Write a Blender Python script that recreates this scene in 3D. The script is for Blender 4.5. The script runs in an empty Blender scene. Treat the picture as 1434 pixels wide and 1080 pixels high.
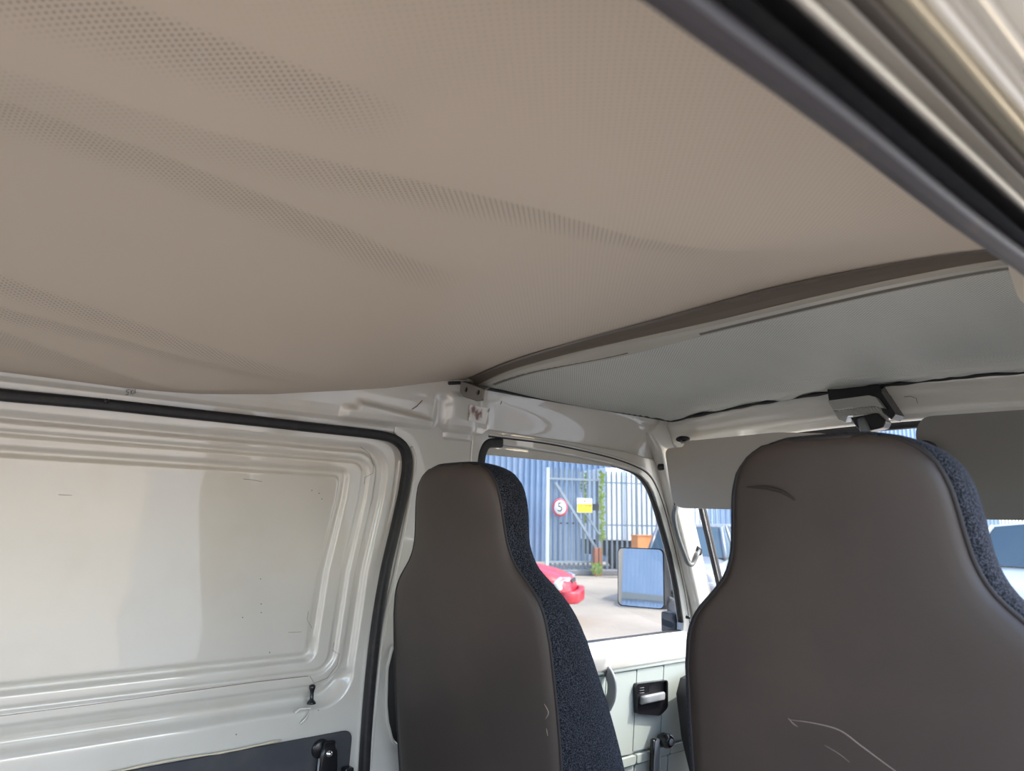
import bpy, math, random
from mathutils import Vector, Matrix
from mathutils.geometry import tessellate_polygon
random.seed(7)
S = bpy.context.scene
COL = S.collection
V = Vector

# ------------------------------------------------------------------ camera
F, CX, CY = 1035.0, 717.0, 540.0
CAM = V((0.75, 0.0, 1.38))
VPF, YL = (1940.0, 758.0), 720.0                    # vanishing points of the van's length and width
def _axes():
    y = V((VPF[0]-CX, VPF[1]-CY, F)).normalized()
    xl = CX-(F*F+(VPF[1]-CY)*(YL-CY))/(VPF[0]-CX)
    x = -V((xl-CX, YL-CY, F)).normalized()
    z = x.cross(y)
    if z.y > 0: z = -z
    return x, y, z
AX = _axes()
def w_of(c): return V((AX[0].dot(c), AX[1].dot(c), AX[2].dot(c)))
cam = bpy.data.cameras.new('camera'); camo = bpy.data.objects.new('camera', cam); COL.objects.link(camo)
r, u, b = w_of(V((1, 0, 0))), w_of(V((0, -1, 0))), w_of(V((0, 0, -1)))
camo.matrix_world = Matrix(((r.x, u.x, b.x, CAM.x), (r.y, u.y, b.y, CAM.y), (r.z, u.z, b.z, CAM.z), (0, 0, 0, 1)))
cam.sensor_width = 36; cam.lens = F/1434*36; cam.clip_start = 0.02; cam.clip_end = 300
cam.dof.use_dof = True; cam.dof.focus_distance = 1.55; cam.dof.aperture_fstop = 7.5
S.camera = camo
# ------------------------------------------------------------------ world, sun, exposure
wd = bpy.data.worlds.new('sky'); S.world = wd; wd.use_nodes = True
wn = wd.node_tree.nodes; sk = wn.new('ShaderNodeTexSky'); sk.sky_type = 'NISHITA'
sk.sun_disc = False; sk.sun_elevation = math.radians(48); sk.sun_rotation = math.radians(47); sk.air_density = 1.0; sk.dust_density = 2.0
wd.node_tree.links.new(sk.outputs[0], wn['Background'].inputs[0]); wn['Background'].inputs[1].default_value = 0.66
sun = bpy.data.lights.new('sun', 'SUN'); suno = bpy.data.objects.new('sun', sun); COL.objects.link(suno)
sun.energy = 3.9; sun.angle = math.radians(0.6); sun.color = (1.0, 0.95, 0.88)
SUN = V((0.45, 0.42, 0.79)).normalized()
suno.rotation_euler = SUN.to_track_quat('Z', 'Y').to_euler(); suno.location = (3, 3, 6)
S.view_settings.view_transform = 'Standard'; S.view_settings.look = 'None'
S.view_settings.gamma = 1.0; S.view_settings.use_curve_mapping = False
S.view_settings.exposure = 0.66

# ------------------------------------------------------------------ survey helpers: sight lines onto the van's real planes
def sight(px, py, n, p0):
    d = w_of(V((px-CX, py-CY, F))); n = V(n)
    return CAM+d*(n.dot(V(p0)-CAM)/n.dot(d))
TL = 0.09                                             # side walls lean in by this much per metre of height
def xl(z, off=0.0): return -0.62+off-TL*(1.566-z)
def L(px, py, off=0.0): return sight(px, py, (1, 0, -TL), (-0.62+off, 0, 1.566))
def LYZ(px, py): p = L(px, py); return (p.y, p.z)
def onY(px, py, y0, lean=0.0): return sight(px, py, (0, 1, lean), (0, y0, 1.4))
def onZ(px, py, z): return sight(px, py, (0, 0, 1), (0, 0, z))
def lerp(a, b, t): return a+(b-a)*t
def sst(a, b, x):
    t = min(1, max(0, (x-a)/(b-a))); return t*t*(3-2*t)
def interp(tab, x):
    if x <= tab[0][0]: return tab[0][1]
    for (a, fa), (b_, fb) in zip(tab, tab[1:]):
        if x <= b_: return lerp(fa, fb, (x-a)/(b_-a))
    return tab[-1][1]

# ------------------------------------------------------------------ materials
def nt(name):
    m = bpy.data.materials.new(name); m.use_nodes = True
    return m, m.node_tree.nodes, m.node_tree.links, m.node_tree.nodes['Principled BSDF']
def mat(name, col, rough=0.5, metal=0.0, coat=0.0, noise=None, bump=None, spec=0.5):
    m, N, K, p = nt(name)
    p.inputs['Roughness'].default_value = rough; p.inputs['Metallic'].default_value = metal
    p.inputs['Coat Weight'].default_value = coat; p.inputs['Coat IOR'].default_value = 1.75; p.inputs['Coat Roughness'].default_value = 0.03
    p.inputs['Specular IOR Level'].default_value = spec
    p.inputs['Base Color'].default_value = (*col, 1)
    tc = N.new('ShaderNodeTexCoord')
    if noise:                                         # (second colour, scale, low, high)
        c2, sc, lo, hi = noise
        n = N.new('ShaderNodeTexNoise'); n.inputs['Scale'].default_value = sc; n.inputs['Detail'].default_value = 5
        K.new(tc.outputs['Object'], n.inputs['Vector'])
        r_ = N.new('ShaderNodeValToRGB'); r_.color_ramp.elements[0].position = lo; r_.color_ramp.elements[1].position = hi
        r_.color_ramp.elements[0].color = (*col, 1); r_.color_ramp.elements[1].color = (*c2, 1)
        K.new(n.outputs['Fac'], r_.inputs['Fac']); K.new(r_.outputs['Color'], p.inputs['Base Color'])
    if bump:                                          # (scale, strength, distance)
        n = N.new('ShaderNodeTexNoise'); n.inputs['Scale'].default_value = bump[0]; n.inputs['Detail'].default_value = 3
        K.new(tc.outputs['Object'], n.inputs['Vector'])
        bp = N.new('ShaderNodeBump'); bp.inputs['Strength'].default_value = bump[1]; bp.inputs['Distance'].default_value = bump[2]
        K.new(n.outputs['Fac'], bp.inputs['Height']); K.new(bp.outputs['Normal'], p.inputs['Normal'])
    return m
def perforated(name, col, dot, cell, size, attr=None):
    """vinyl with staggered pin holes; the holes stand out more in some stretches"""
    m, N, K, p = nt(name)
    p.inputs['Roughness'].default_value = 0.55; p.inputs['Specular IOR Level'].default_value = 0.35
    tc = N.new('ShaderNodeTexCoord')
    ds = []
    for k in (0.0, 0.5):
        mp = N.new('ShaderNodeMapping'); mp.inputs['Scale'].default_value = (1/cell, 1/cell, 0); mp.inputs['Location'].default_value = (k, k, 0)
        K.new(tc.outputs['Object'], mp.inputs['Vector'])
        fr = N.new('ShaderNodeVectorMath'); fr.operation = 'FRACTION'; K.new(mp.outputs[0], fr.inputs[0])
        sb = N.new('ShaderNodeVectorMath'); sb.operation = 'SUBTRACT'; K.new(fr.outputs[0], sb.inputs[0]); sb.inputs[1].default_value = (0.5, 0.5, 0)
        ln = N.new('ShaderNodeVectorMath'); ln.operation = 'LENGTH'; K.new(sb.outputs[0], ln.inputs[0]); ds.append(ln)
    mn = N.new('ShaderNodeMath'); mn.operation = 'MINIMUM'; K.new(ds[0].outputs['Value'], mn.inputs[0]); K.new(ds[1].outputs['Value'], mn.inputs[1])
    mr = N.new('ShaderNodeMapRange'); mr.inputs['From Min'].default_value = size; mr.inputs['From Max'].default_value = size+0.08
    mr.inputs['To Min'].default_value = 1; mr.inputs['To Max'].default_value = 0; K.new(mn.outputs[0], mr.inputs['Value'])
    no = N.new('ShaderNodeTexNoise'); no.inputs['Scale'].default_value = 1.0; no.inputs['Detail'].default_value = 2
    mp2 = N.new('ShaderNodeMapping'); mp2.inputs['Scale'].default_value = (11, 2.2, 0); K.new(tc.outputs['Object'], mp2.inputs['Vector']); K.new(mp2.outputs[0], no.inputs['Vector'])
    mk = N.new('ShaderNodeMapRange'); mk.inputs['From Min'].default_value = 0.36; mk.inputs['From Max'].default_value = 0.66
    mk.inputs['To Min'].default_value = 0.7; mk.inputs['To Max'].default_value = 1.0; K.new(no.outputs['Fac'], mk.inputs['Value'])
    mu = N.new('ShaderNodeMath'); mu.operation = 'MULTIPLY'; K.new(mr.outputs[0], mu.inputs[0]); K.new(mk.outputs[0], mu.inputs[1])
    if attr:
        at = N.new('ShaderNodeAttribute'); at.attribute_name = attr; K.new(at.outputs['Fac'], mu.inputs[1])
    mx = N.new('ShaderNodeMix'); mx.data_type = 'RGBA'; mx.inputs[6].default_value = (*col, 1); mx.inputs[7].default_value = (*dot, 1)
    K.new(mu.outputs[0], mx.inputs[0]); K.new(mx.outputs[2], p.inputs['Base Color'])
    bp = N.new('ShaderNodeBump'); bp.inputs['Strength'].default_value = 0.25; bp.inputs['Distance'].default_value = 0.0008; bp.invert = True
    K.new(mu.outputs[0], bp.inputs['Height']); K.new(bp.outputs['Normal'], p.inputs['Normal'])
    return m
def glass_mat(name, tint, refl=1.0):
    m, N, K, p = nt(name); N.remove(p)
    tr = N.new('ShaderNodeBsdfTransparent'); tr.inputs[0].default_value = (*tint, 1)
    gl = N.new('ShaderNodeBsdfGlossy'); gl.inputs['Roughness'].default_value = 0.01
    lw_ = N.new('ShaderNodeLayerWeight'); lw_.inputs['Blend'].default_value = 0.5
    pw = N.new('ShaderNodeMath'); pw.operation = 'POWER'; K.new(lw_.outputs['Facing'], pw.inputs[0]); pw.inputs[1].default_value = 5
    fr = N.new('ShaderNodeMath'); fr.operation = 'MULTIPLY_ADD'; K.new(pw.outputs[0], fr.inputs[0]); fr.inputs[1].default_value = 0.9; fr.inputs[2].default_value = 0.03
    mx = N.new('ShaderNodeMixShader'); K.new(fr.outputs[0], mx.inputs[0]); K.new(tr.outputs[0], mx.inputs[1]); K.new(gl.outputs[0], mx.inputs[2])
    K.new(mx.outputs[0], N['Material Output'].inputs['Surface'])
    return m
def fabric_mat(name, c1, c2):
    m, N, K, p = nt(name); p.inputs['Roughness'].default_value = 0.95; p.inputs['Specular IOR Level'].default_value = 0.1
    tc = N.new('ShaderNodeTexCoord'); n = N.new('ShaderNodeTexNoise'); n.inputs['Scale'].default_value = 520; n.inputs['Detail'].default_value = 3
    K.new(tc.outputs['Object'], n.inputs['Vector'])
    r_ = N.new('ShaderNodeValToRGB'); r_.color_ramp.elements[0].position = 0.42; r_.color_ramp.elements[1].position = 0.68
    r_.color_ramp.elements[0].color = (*c1, 1); r_.color_ramp.elements[1].color = (*c2, 1)
    K.new(n.outputs['Fac'], r_.inputs['Fac']); K.new(r_.outputs['Color'], p.inputs['Base Color'])
    p.inputs['Sheen Weight'].default_value = 0.08; p.inputs['Sheen Tint'].default_value = (0.4, 0.5, 0.8, 1)
    return m
M = dict(
    white=mat('white_paint', (0.60, 0.58, 0.53), 0.35, coat=1.0, noise=((0.57, 0.54, 0.48), 9, 0.5, 0.75)),
    headliner=perforated('beige_vinyl_warm_light', (0.515, 0.44, 0.36), (0.255, 0.218, 0.175), 0.0076, 0.12, 'dot_mask'),  # same vinyl as the front, with the rear's warm light painted in
    headliner2=perforated('beige_vinyl_cool_light', (0.50, 0.51, 0.475), (0.22, 0.22, 0.20), 0.0066, 0.17),  # same vinyl again, its cooler front light put into the colour
    black=mat('black_rubber', (0.009, 0.009, 0.011), 0.55, noise=((0.026, 0.022, 0.021), 60, 0.5, 0.8)),
    blackplastic=mat('black_plastic', (0.010, 0.010, 0.012), 0.25),
    greyrubber=mat('grey_rubber', (0.044, 0.041, 0.048), 0.5, noise=((0.075, 0.06, 0.045), 45, 0.64, 0.85)),
    brownrubber=mat('brown_rubber', (0.03, 0.022, 0.018), 0.6),
    olive=mat('olive_primer', (0.24, 0.23, 0.19), 0.5),
    cream=mat('cream_sealer', (0.62, 0.56, 0.42), 0.5),
    bar=mat('grey_beige_paint', (0.36, 0.345, 0.30), 0.4),
    bardark=mat('dark_bar_brown', (0.115, 0.095, 0.078), 0.45),
    bracket=mat('bracket_paint', (0.20, 0.185, 0.17), 0.45),
    vinyl=mat('brown_seat_vinyl', (0.043, 0.033, 0.029), 0.5, noise=((0.064, 0.047, 0.040), 4, 0.42, 0.7), bump=(180, 0.15, 0.001)),
    fabric=fabric_mat('charcoal_seat_fabric', (0.006, 0.007, 0.009), (0.060, 0.066, 0.085)),
    piping=mat('black_piping', (0.018, 0.016, 0.018), 0.6),
    visor=mat('beige_visor_vinyl', (0.47, 0.43, 0.37), 0.6, bump=(9, 0.25, 0.01)),
    visor_shade=mat('shaded_visor_vinyl', (0.20, 0.19, 0.175), 0.6, bump=(9, 0.2, 0.01)),  # the right visor's shade is put into this darker tone
    card=mat('pale_green_grey_vinyl', (0.38, 0.42, 0.39), 0.45, bump=(25, 0.1, 0.003)),
    board=mat('dark_hardboard', (0.040, 0.043, 0.052), 0.6, bump=(300, 0.3, 0.001), noise=((0.06, 0.06, 0.065), 20, 0.4, 0.7)),
    chrome=mat('chrome', (0.75, 0.75, 0.75), 0.12, 1.0),
    mirror=mat('mirror_glass', (0.50, 0.56, 0.64), 0.02, 1.0),
    greyplastic=mat('grey_plastic', (0.23, 0.24, 0.25), 0.35),
    alu=mat('aluminium_channel', (0.36, 0.36, 0.34), 0.35, 0.5),
    handlegrey=mat('handle_grey_plastic', (0.13, 0.135, 0.135), 0.3),
    blue=mat('blue_car_paint', (0.03, 0.10, 0.30), 0.3, coat=0.6),
    reflection_dark=mat('reflection_plate_grey', (0.16, 0.165, 0.165), 0.9, noise=((0.20, 0.195, 0.185), 3, 0.4, 0.7), bump=(40, 0.4, 0.01)),  # dark grey of the added ground plate mirrored in the sliding door
    groove=mat('groove_shade', (0.10, 0.095, 0.08), 0.5),  # shade of the crossbar grooves as a dark colour
    lens=mat('ribbed_lamp_lens', (0.42, 0.42, 0.39), 0.18, 0.35, 0.5),
    sticker=mat('cream_sticker', (0.82, 0.79, 0.73), 0.5, noise=((0.25, 0.14, 0.12), 40, 0.52, 0.66)),
    pen=mat('black_pen_ink', (0.05, 0.05, 0.045), 0.7),
    rust=mat('brown_scuff', (0.16, 0.10, 0.06), 0.8),
    scratch=mat('pale_scratch', (0.26, 0.21, 0.18), 0.7),
    scuff=mat('dark_scuff', (0.022, 0.016, 0.013), 0.7),
    glass=glass_mat('window_glass', (0.75, 0.77, 0.78)), windscreen=glass_mat('windscreen_glass', (0.93, 0.95, 0.95)),
    floor=mat('grey_floor_mat', (0.16, 0.15, 0.14), 0.8, bump=(60, 0.3, 0.003)),
    dash=mat('dark_dashboard', (0.05, 0.05, 0.052), 0.6),
    ground=mat('dusty_concrete', (0.36, 0.305, 0.235), 0.95, noise=((0.27, 0.23, 0.18), 0.6, 0.38, 0.68), bump=(6, 0.4, 0.02)),
    tarmac=mat('grey_tarmac', (0.20, 0.20, 0.20), 0.95, noise=((0.26, 0.25, 0.24), 2, 0.4, 0.7)),
    galv=mat('galvanised_steel', (0.27, 0.315, 0.345), 0.5, 0.2),
    galvpale=mat('pale_steel', (0.55, 0.60, 0.64), 0.5, 0.1),
    cladding=mat('blue_cladding', (0.17, 0.25, 0.37), 0.5, noise=((0.21, 0.29, 0.41), 0.8, 0.4, 0.7)),
    cladtop=mat('bright_blue_flashing', (0.05, 0.25, 0.75), 0.5),
    lorry=mat('white_lorry_panel', (0.78, 0.80, 0.82), 0.4),
    dark=mat('dark_underbody', (0.03, 0.032, 0.036), 0.7),
    red=mat('red_car_paint', (0.50, 0.015, 0.03), 0.35, coat=0.1),
    silver=mat('silver_car_paint', (0.42, 0.46, 0.50), 0.3, 0.3, 0.6),
    carwhite=mat('white_car_paint', (0.75, 0.76, 0.77), 0.3, coat=0.6),
    cargrey=mat('grey_car_paint', (0.13, 0.14, 0.155), 0.3, coat=0.6),
    carglass=mat('car_glass', (0.05, 0.08, 0.10), 0.08),
    headlight=mat('headlamp_lens', (0.70, 0.74, 0.76), 0.1, 0.4, 0.8),
    tyre=mat('tyre_rubber', (0.02, 0.02, 0.02), 0.85),
    orange=mat('orange_box_paint', (0.72, 0.27, 0.08), 0.5),
    leaf=mat('weed_green', (0.25, 0.36, 0.07), 0.7, noise=((0.38, 0.46, 0.12), 8, 0.4, 0.6)),
    brick=mat('red_brick', (0.36, 0.15, 0.09), 0.85),
    wood=mat('weathered_wood', (0.42, 0.36, 0.29), 0.8),
    signred=mat('sign_red', (0.70, 0.05, 0.08), 0.5), signwhite=mat('sign_white', (0.85, 0.85, 0.85), 0.5),
    signyellow=mat('sign_yellow', (0.85, 0.72, 0.04), 0.5), signblack=mat('sign_black', (0.02, 0.03, 0.02), 0.5),
    signtext=mat('sign_ochre_text', (0.40, 0.30, 0.02), 0.5),
    greenpole=mat('dark_green_post', (0.04, 0.10, 0.08), 0.5),
)

# ------------------------------------------------------------------ mesh helpers
def me(name, vs, fs, smooth=False):
    m = bpy.data.meshes.new(name); m.from_pydata([tuple(v) for v in vs], [], fs); m.update()
    if smooth: m.polygons.foreach_set('use_smooth', [True]*len(m.polygons))
    return m
def obj(name, data, m, parent=None, bevel=0, seg=2, sub=0, solid=0, smooth_angle=None):
    o = bpy.data.objects.new(name, data); COL.objects.link(o)
    if data is not None and m is not None:
        data.materials.clear(); data.materials.append(M[m])
    if solid: md = o.modifiers.new('solid', 'SOLIDIFY'); md.thickness = solid; md.offset = 0
    if bevel: md = o.modifiers.new('bevel', 'BEVEL'); md.width = bevel; md.segments = seg; md.limit_method = 'ANGLE'; md.angle_limit = math.radians(35); md.harden_normals = False
    if sub: md = o.modifiers.new('sub', 'SUBSURF'); md.levels = sub; md.render_levels = sub
    if parent: o.parent = parent; o.matrix_parent_inverse = parent.matrix_world.inverted()
    return o
def thing(name, loc, label, cat, group=None, kind=None, rot=0):
    o = bpy.data.objects.new(name, None); COL.objects.link(o); o.location = loc; o.rotation_euler = (0, 0, rot)
    o.empty_display_size = 0.1
    bpy.context.view_layer.update() if False else None
    o.matrix_world = Matrix.Translation(V(loc)) @ Matrix.Rotation(rot, 4, 'Z')
    return tag(o, label, cat, group, kind)
def tag(o, label, cat=None, group=None, kind=None):
    o['label'] = label
    if cat: o['category'] = cat
    if group: o['group'] = group
    if kind: o['kind'] = kind
    return o
def sweep_mesh(name, path, prof, n, closed_prof=True, caps=True, closed=False, scale=None, smooth=True):
    """path: points; prof: (a,b) with a in the plane across the path, b along n"""
    path = [V(p) for p in path]; n = V(n).normalized(); vs = []; k = len(prof); N_ = len(path)
    for i, p in enumerate(path):
        if closed: t = path[(i+1) % N_]-path[i-1]
        else: t = path[min(i+1, N_-1)]-path[max(i-1, 0)]
        t.normalize(); a = n.cross(t).normalized(); bb = t.cross(a).normalized()
        s = scale[i] if scale else 1
        for pa, pb in prof: vs.append(p+a*pa*s+bb*pb*s)
    fs = []
    for i in range(N_ if closed else N_-1):
        j = (i+1) % N_
        for q in range(k if closed_prof else k-1):
            w = (q+1) % k; fs.append((i*k+q, i*k+w, j*k+w, j*k+q))
    if caps and not closed and closed_prof: fs += [tuple(range(k))[::-1], tuple((N_-1)*k+q for q in range(k))]
    return me(name, vs, fs, smooth)
def circle(r_, n=10): return [(r_*math.cos(2*math.pi*i/n), r_*math.sin(2*math.pi*i/n)) for i in range(n)]
def rrect(w, h, r_, n=4, cx=0, cy=0):
    out = []
    for sx, sy, a0 in ((1, 1, 0), (-1, 1, 90), (-1, -1, 180), (1, -1, 270)):
        for i in range(n+1):
            a = math.radians(a0+90*i/n); out.append((cx+sx*(w/2-r_)+r_*math.cos(a), cy+sy*(h/2-r_)+r_*math.sin(a)))
    return out
def tube(name, pts, r_, m, parent=None, n=8, ref=(0.31, 0.17, 0.93), scale=None):
    return obj(name, sweep_mesh(name, pts, circle(r_, n), ref, scale=scale), m, parent)
def spline(pts, per=8, closed=False):
    pts = [V(p) for p in pts]; out = []; n = len(pts)
    for i in range(n if closed else n-1):
        if closed: p0, p1, p2, p3 = pts[i-1], pts[i], pts[(i+1) % n], pts[(i+2) % n]
        else: p0, p1, p2, p3 = pts[max(i-1, 0)], pts[i], pts[i+1], pts[min(i+2, n-1)]
        for k in range(per):
            t = k/per; out.append(0.5*((2*p1)+(p2-p0)*t+(2*p0-5*p1+4*p2-p3)*t*t+(3*p1-p0-3*p2+p3)*t**3))
    if not closed: out.append(pts[-1])
    return out
def fillet(pts, rad, n=5):
    """round the corners of a closed 2-D polygon"""
    out = []; N_ = len(pts)
    for i in range(N_):
        p = V(pts[i]).to_2d(); a = V(pts[i-1]).to_2d()-p; c = V(pts[(i+1) % N_]).to_2d()-p
        r_ = rad[i] if isinstance(rad, (list, tuple)) else rad
        if r_ <= 0: out.append((p.x, p.y)); continue
        r2 = min(r_, a.length*0.45, c.length*0.45); A = p+a.normalized()*r2; C = p+c.normalized()*r2
        for k in range(n+1):
            t = k/n; q = A*(1-t)**2+p*2*t*(1-t)+C*t*t; out.append((q.x, q.y))
    return out
def plate_mesh(name, outer, holes, fn, th):
    """flat plate with holes; fn(u,v,w) -> world"""
    loops = [outer]+list(holes); flat = [p for l in loops for p in l]; n = len(flat)
    tris = tessellate_polygon([[V((p[0], p[1], 0)) for p in l] for l in loops])
    vs = [fn(p[0], p[1], 0) for p in flat]+[fn(p[0], p[1], th) for p in flat]
    fs = [tuple(t) for t in tris]+[tuple(i+n for i in t[::-1]) for t in tris]
    k = 0
    for l in loops:
        for i in range(len(l)):
            j = (i+1) % len(l); fs.append((k+i, k+j, k+j+n, k+i+n))
        k += len(l)
    m = me(name, vs, fs)
    import bmesh
    bm = bmesh.new(); bm.from_mesh(m); bmesh.ops.recalc_face_normals(bm, faces=bm.faces); bm.to_mesh(m); bm.free()
    return m
def box_mesh(name, lo, hi):
    x0, y0, z0 = lo; x1, y1, z1 = hi
    vs = [(x, y, z) for x in (x0, x1) for y in (y0, y1) for z in (z0, z1)]
    return me(name, vs, [(0, 1, 3, 2), (4, 6, 7, 5), (0, 4, 5, 1), (2, 3, 7, 6), (0, 2, 6, 4), (1, 5, 7, 3)])
def lathe_mesh(name, prof, n=20, fn=lambda x, y, z: (x, y, z)):
    vs = []; fs = []; k = len(prof)
    for i in range(n):
        a = 2*math.pi*i/n
        for r_, h in prof: vs.append(fn(r_*math.cos(a), r_*math.sin(a), h))
    for i in range(n):
        j = (i+1) % n
        for q in range(k-1): fs.append((i*k+q, j*k+q, j*k+q+1, i*k+q+1))
    return me(name, vs, fs, True)
def grid_mesh(name, us, vs_, fn, smooth=True):
    pts = [fn(a, c) for a in us for c in vs_]; k = len(vs_)
    fs = [(i*k+j, i*k+j+1, (i+1)*k+j+1, (i+1)*k+j) for i in range(len(us)-1) for j in range(k-1)]
    return me(name, pts, fs, smooth)
def lin(a, b_, n): return [a+(b_-a)*i/(n-1) for i in range(n)]
def left(y, z, w=0.0): return V((xl(z)+w, y, z))       # point on the left wall; w into the van
def right(y, z, w=0.0): return V((-xl(z)-w, y, z))
NL = V((1, 0, -TL)).normalized(); NR = V((-1, 0, -TL)).normalized()

# ================================================================== the van's shell
g = obj('ground', plate_mesh('ground', [(-120, -60), (60, -60), (60, 120), (-120, 120)], [], lambda a, c, w: V((a, c, w-0.2)), 0.2), 'ground')
tag(g, 'sunlit dusty concrete yard outside the van', 'ground', kind='structure')
fl = obj('floor', box_mesh('floor', (-0.66, -1.25, 0.56), (0.66, 2.05, 0.60)), 'floor', bevel=0.005)
tag(fl, 'grey load floor of the van', 'floor', kind='structure')

# --- rear headliner, sagging
BAR_U = [(p.x, p.z) for p in [onY(*q, 1.0) for q in [(651, 533), (690, 514), (743, 494.5), (840, 466), (950, 437), (1084, 401), (1231, 370), (1383, 344)]]]
BAR_M = [(p.x, p.z) for p in [onY(*q, 1.024) for q in [(660, 546), (712, 520), (804, 496), (901, 474), (999, 453), (1109, 426), (1231, 398), (1353, 374), (1410, 363)]]]
BAR_L = [(p.x, p.z) for p in [onY(*q, 1.05) for q in [(668, 550), (690, 541), (743, 524), (865, 502), (987, 470), (1109, 441), (1231, 413), (1413, 377)]]]
BAR_U += [(0.575, 1.703)]; BAR_M += [(0.575, 1.695)]; BAR_L += [(0.575, 1.693)]
def smooth_tab(t):
    xs_ = [-0.60+0.03*i for i in range(41)]; v = [interp(t, x) for x in xs_]
    for _ in range(3): v = [v[0]]+[0.25*v[i-1]+0.5*v[i]+0.25*v[i+1] for i in range(1, 40)]+[v[40]]
    return list(zip(xs_, v))
BAR_U, BAR_M, BAR_L = smooth_tab(BAR_U), smooth_tab(BAR_M), smooth_tab(BAR_L)
def arch(x): return interp(BAR_U, x)
def base_z(x, y):
    z = arch(x)
    back = interp([(0.30, 1.0), (0.42, 0.95), (0.55, 0.82), (0.686, 0.60), (0.80, 0.40), (0.90, 0.17), (0.985, 0.0)], y)
    z -= 0.022*(1-sst(0.55, 0.985, y))*(1-(x/0.6)**4)
    return z-0.108*back*sst(0.25, -0.585, x)**1.15
def creases(pts, drop):
    out = []
    for px, py in pts:
        z = 1.68
        for _ in range(25):
            p = onZ(px, py, z); z = 0.5*z+0.5*(base_z(max(-0.6, min(0.6, p.x)), p.y)-drop)
        out.append(onZ(px, py, z))
    return out
FA = creases([(60, -60), (200, -8), (350, 48), (480, 98), (560, 140)], .008)
FB = creases([(-120, 30), (110, 103), (280, 158), (480, 216), (640, 258), (760, 291), (900, 331), (1050, 353), (1180, 358)], .012)
FC = creases([(-200, 50), (0, 122), (230, 208), (350, 259), (480, 312), (640, 392), (740, 450)], .012)
FD = creases([(-100, 345), (0, 384), (160, 438), (330, 495), (480, 530)], .008)
FF = creases([(-100, 390), (0, 426), (160, 468), (330, 513), (480, 538)], .006)
FE = creases([(-100, 420), (0, 458), (140, 510), (240, 541)], .006)
def fold(tab, x, y, h, wr, wl, y0, y1, y2, y3):
    xf = interp([(p.y, p.x) for p in tab], y); d = xf-x
    e = sst(y0, y1, y)*(1-sst(y2, y3, y))
    return h*e*(math.exp(-(d/wr)**2) if d < 0 else math.exp(-(d/wl)**1.3))
def headliner_z(x, y):
    z = base_z(x, y)
    z -= fold(FA, x, y, 0.008, .10, .07, -.5, -.3, .2, .32)
    z -= fold(FB, x, y, 0.013, .14, .07, -.5, -.2, .7, .95)
    z -= fold(FC, x, y, 0.013, .12, .07, -.6, -.3, .42, .66)
    z -= fold(FD, x, y, 0.008, .08, .05, -.5, -.2, .45, .75)
    z -= fold(FF, x, y, 0.005, .04, .035, -.5, -.2, .5, .75)
    z -= fold(FE, x, y, 0.007, .05, .04, -.5, -.2, .35, .6)
    z += 0.002*math.sin(9*x+5*y+1)*math.sin(7*y)
    return z
ce = obj('ceiling', grid_mesh('ceiling', lin(-0.588, 0.588, 260), lin(-1.2, 1.0, 230), lambda x, y: (x, y, headliner_z(x, y))), 'headliner', solid=0.003)
da_ = ce.data.attributes.new('dot_mask', 'FLOAT', 'POINT')
def dot_mask(x, y):  # dots show strongest just left of each crease, then fade
    t = 0.0
    for tab, w_, e in ((FA, .08, 1-sst(.2, .32, y)), (FB, .075, (1-sst(.62, .9, y))*(0.4+0.6*sst(.1, .35, y))), (FC, .085, 1-sst(.4, .6, y)), (FD, .06, 1-sst(.4, .65, y)), (FF, .05, 1-sst(.4, .65, y)), (FE, .09, 1-sst(.35, .6, y))):
        d = interp([(p.y, p.x) for p in tab], y)-x
        t = max(t, e*sst(-0.004, 0.004, d)*(1-sst(w_*0.35, w_, d)))
    return max(t, 0.22*sst(0.25, 0.42, x+0.35*sst(.45, .75, y)), 0.30*sst(0.5, 0.75, y))
da_.data.foreach_set('value', [dot_mask(v.co.x, v.co.y) for v in ce.data.vertices])
tag(ce, 'sagging beige perforated vinyl headliner over the load area, toned for warm light', 'headliner', kind='structure')

# --- front headliner
def header_z(x): return 1.680+0.026*(1-(x/0.56)**2)
def fh_z(x, y):
    t = (y-1.05)/(1.752-1.05); z = lerp(interp(BAR_L, x)+0.009, header_z(x)+0.012, t)-0.006*math.sin(math.pi*t)*sst(0, .2, t)
    w = sst(0.55, 0.95, t)
    z -= w*0.0045*math.exp(-((x+0.18+0.5*(1-t))/.03)**2)+w*0.005*math.exp(-((x+0.03-0.7*(1-t))/.025)**2)+w*0.0045*math.exp(-((x-0.22+0.9*(1-t))/.03)**2)
    z += w*0.0016*math.sin(60*x+20*math.sin(14*y))+0.004*sst(0.93, 1, t)*math.sin(37*x)
    return z
cf = obj('ceiling', grid_mesh('ceiling_front', lin(-0.575, 0.575, 160), lin(1.05, 1.752, 110), lambda x, y: (x, y, fh_z(x, y))), 'headliner2', solid=0.003)
tag(cf, 'perforated headliner greyed for cool light above the front seats, wrinkled at the windscreen', 'headliner', kind='structure')

# --- outer roof
ro = obj('ceiling', grid_mesh('outer_roof', lin(-0.66, 0.66, 20), lin(-1.25, 1.84, 20), lambda x, y: (x, y, 1.795+0.03*(1-(x/0.66)**2)-0.05*sst(1.6, 1.84, y))), 'white', solid=0.01)
tag(ro, 'white outer roof skin of the van', 'roof', kind='structure')

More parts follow.
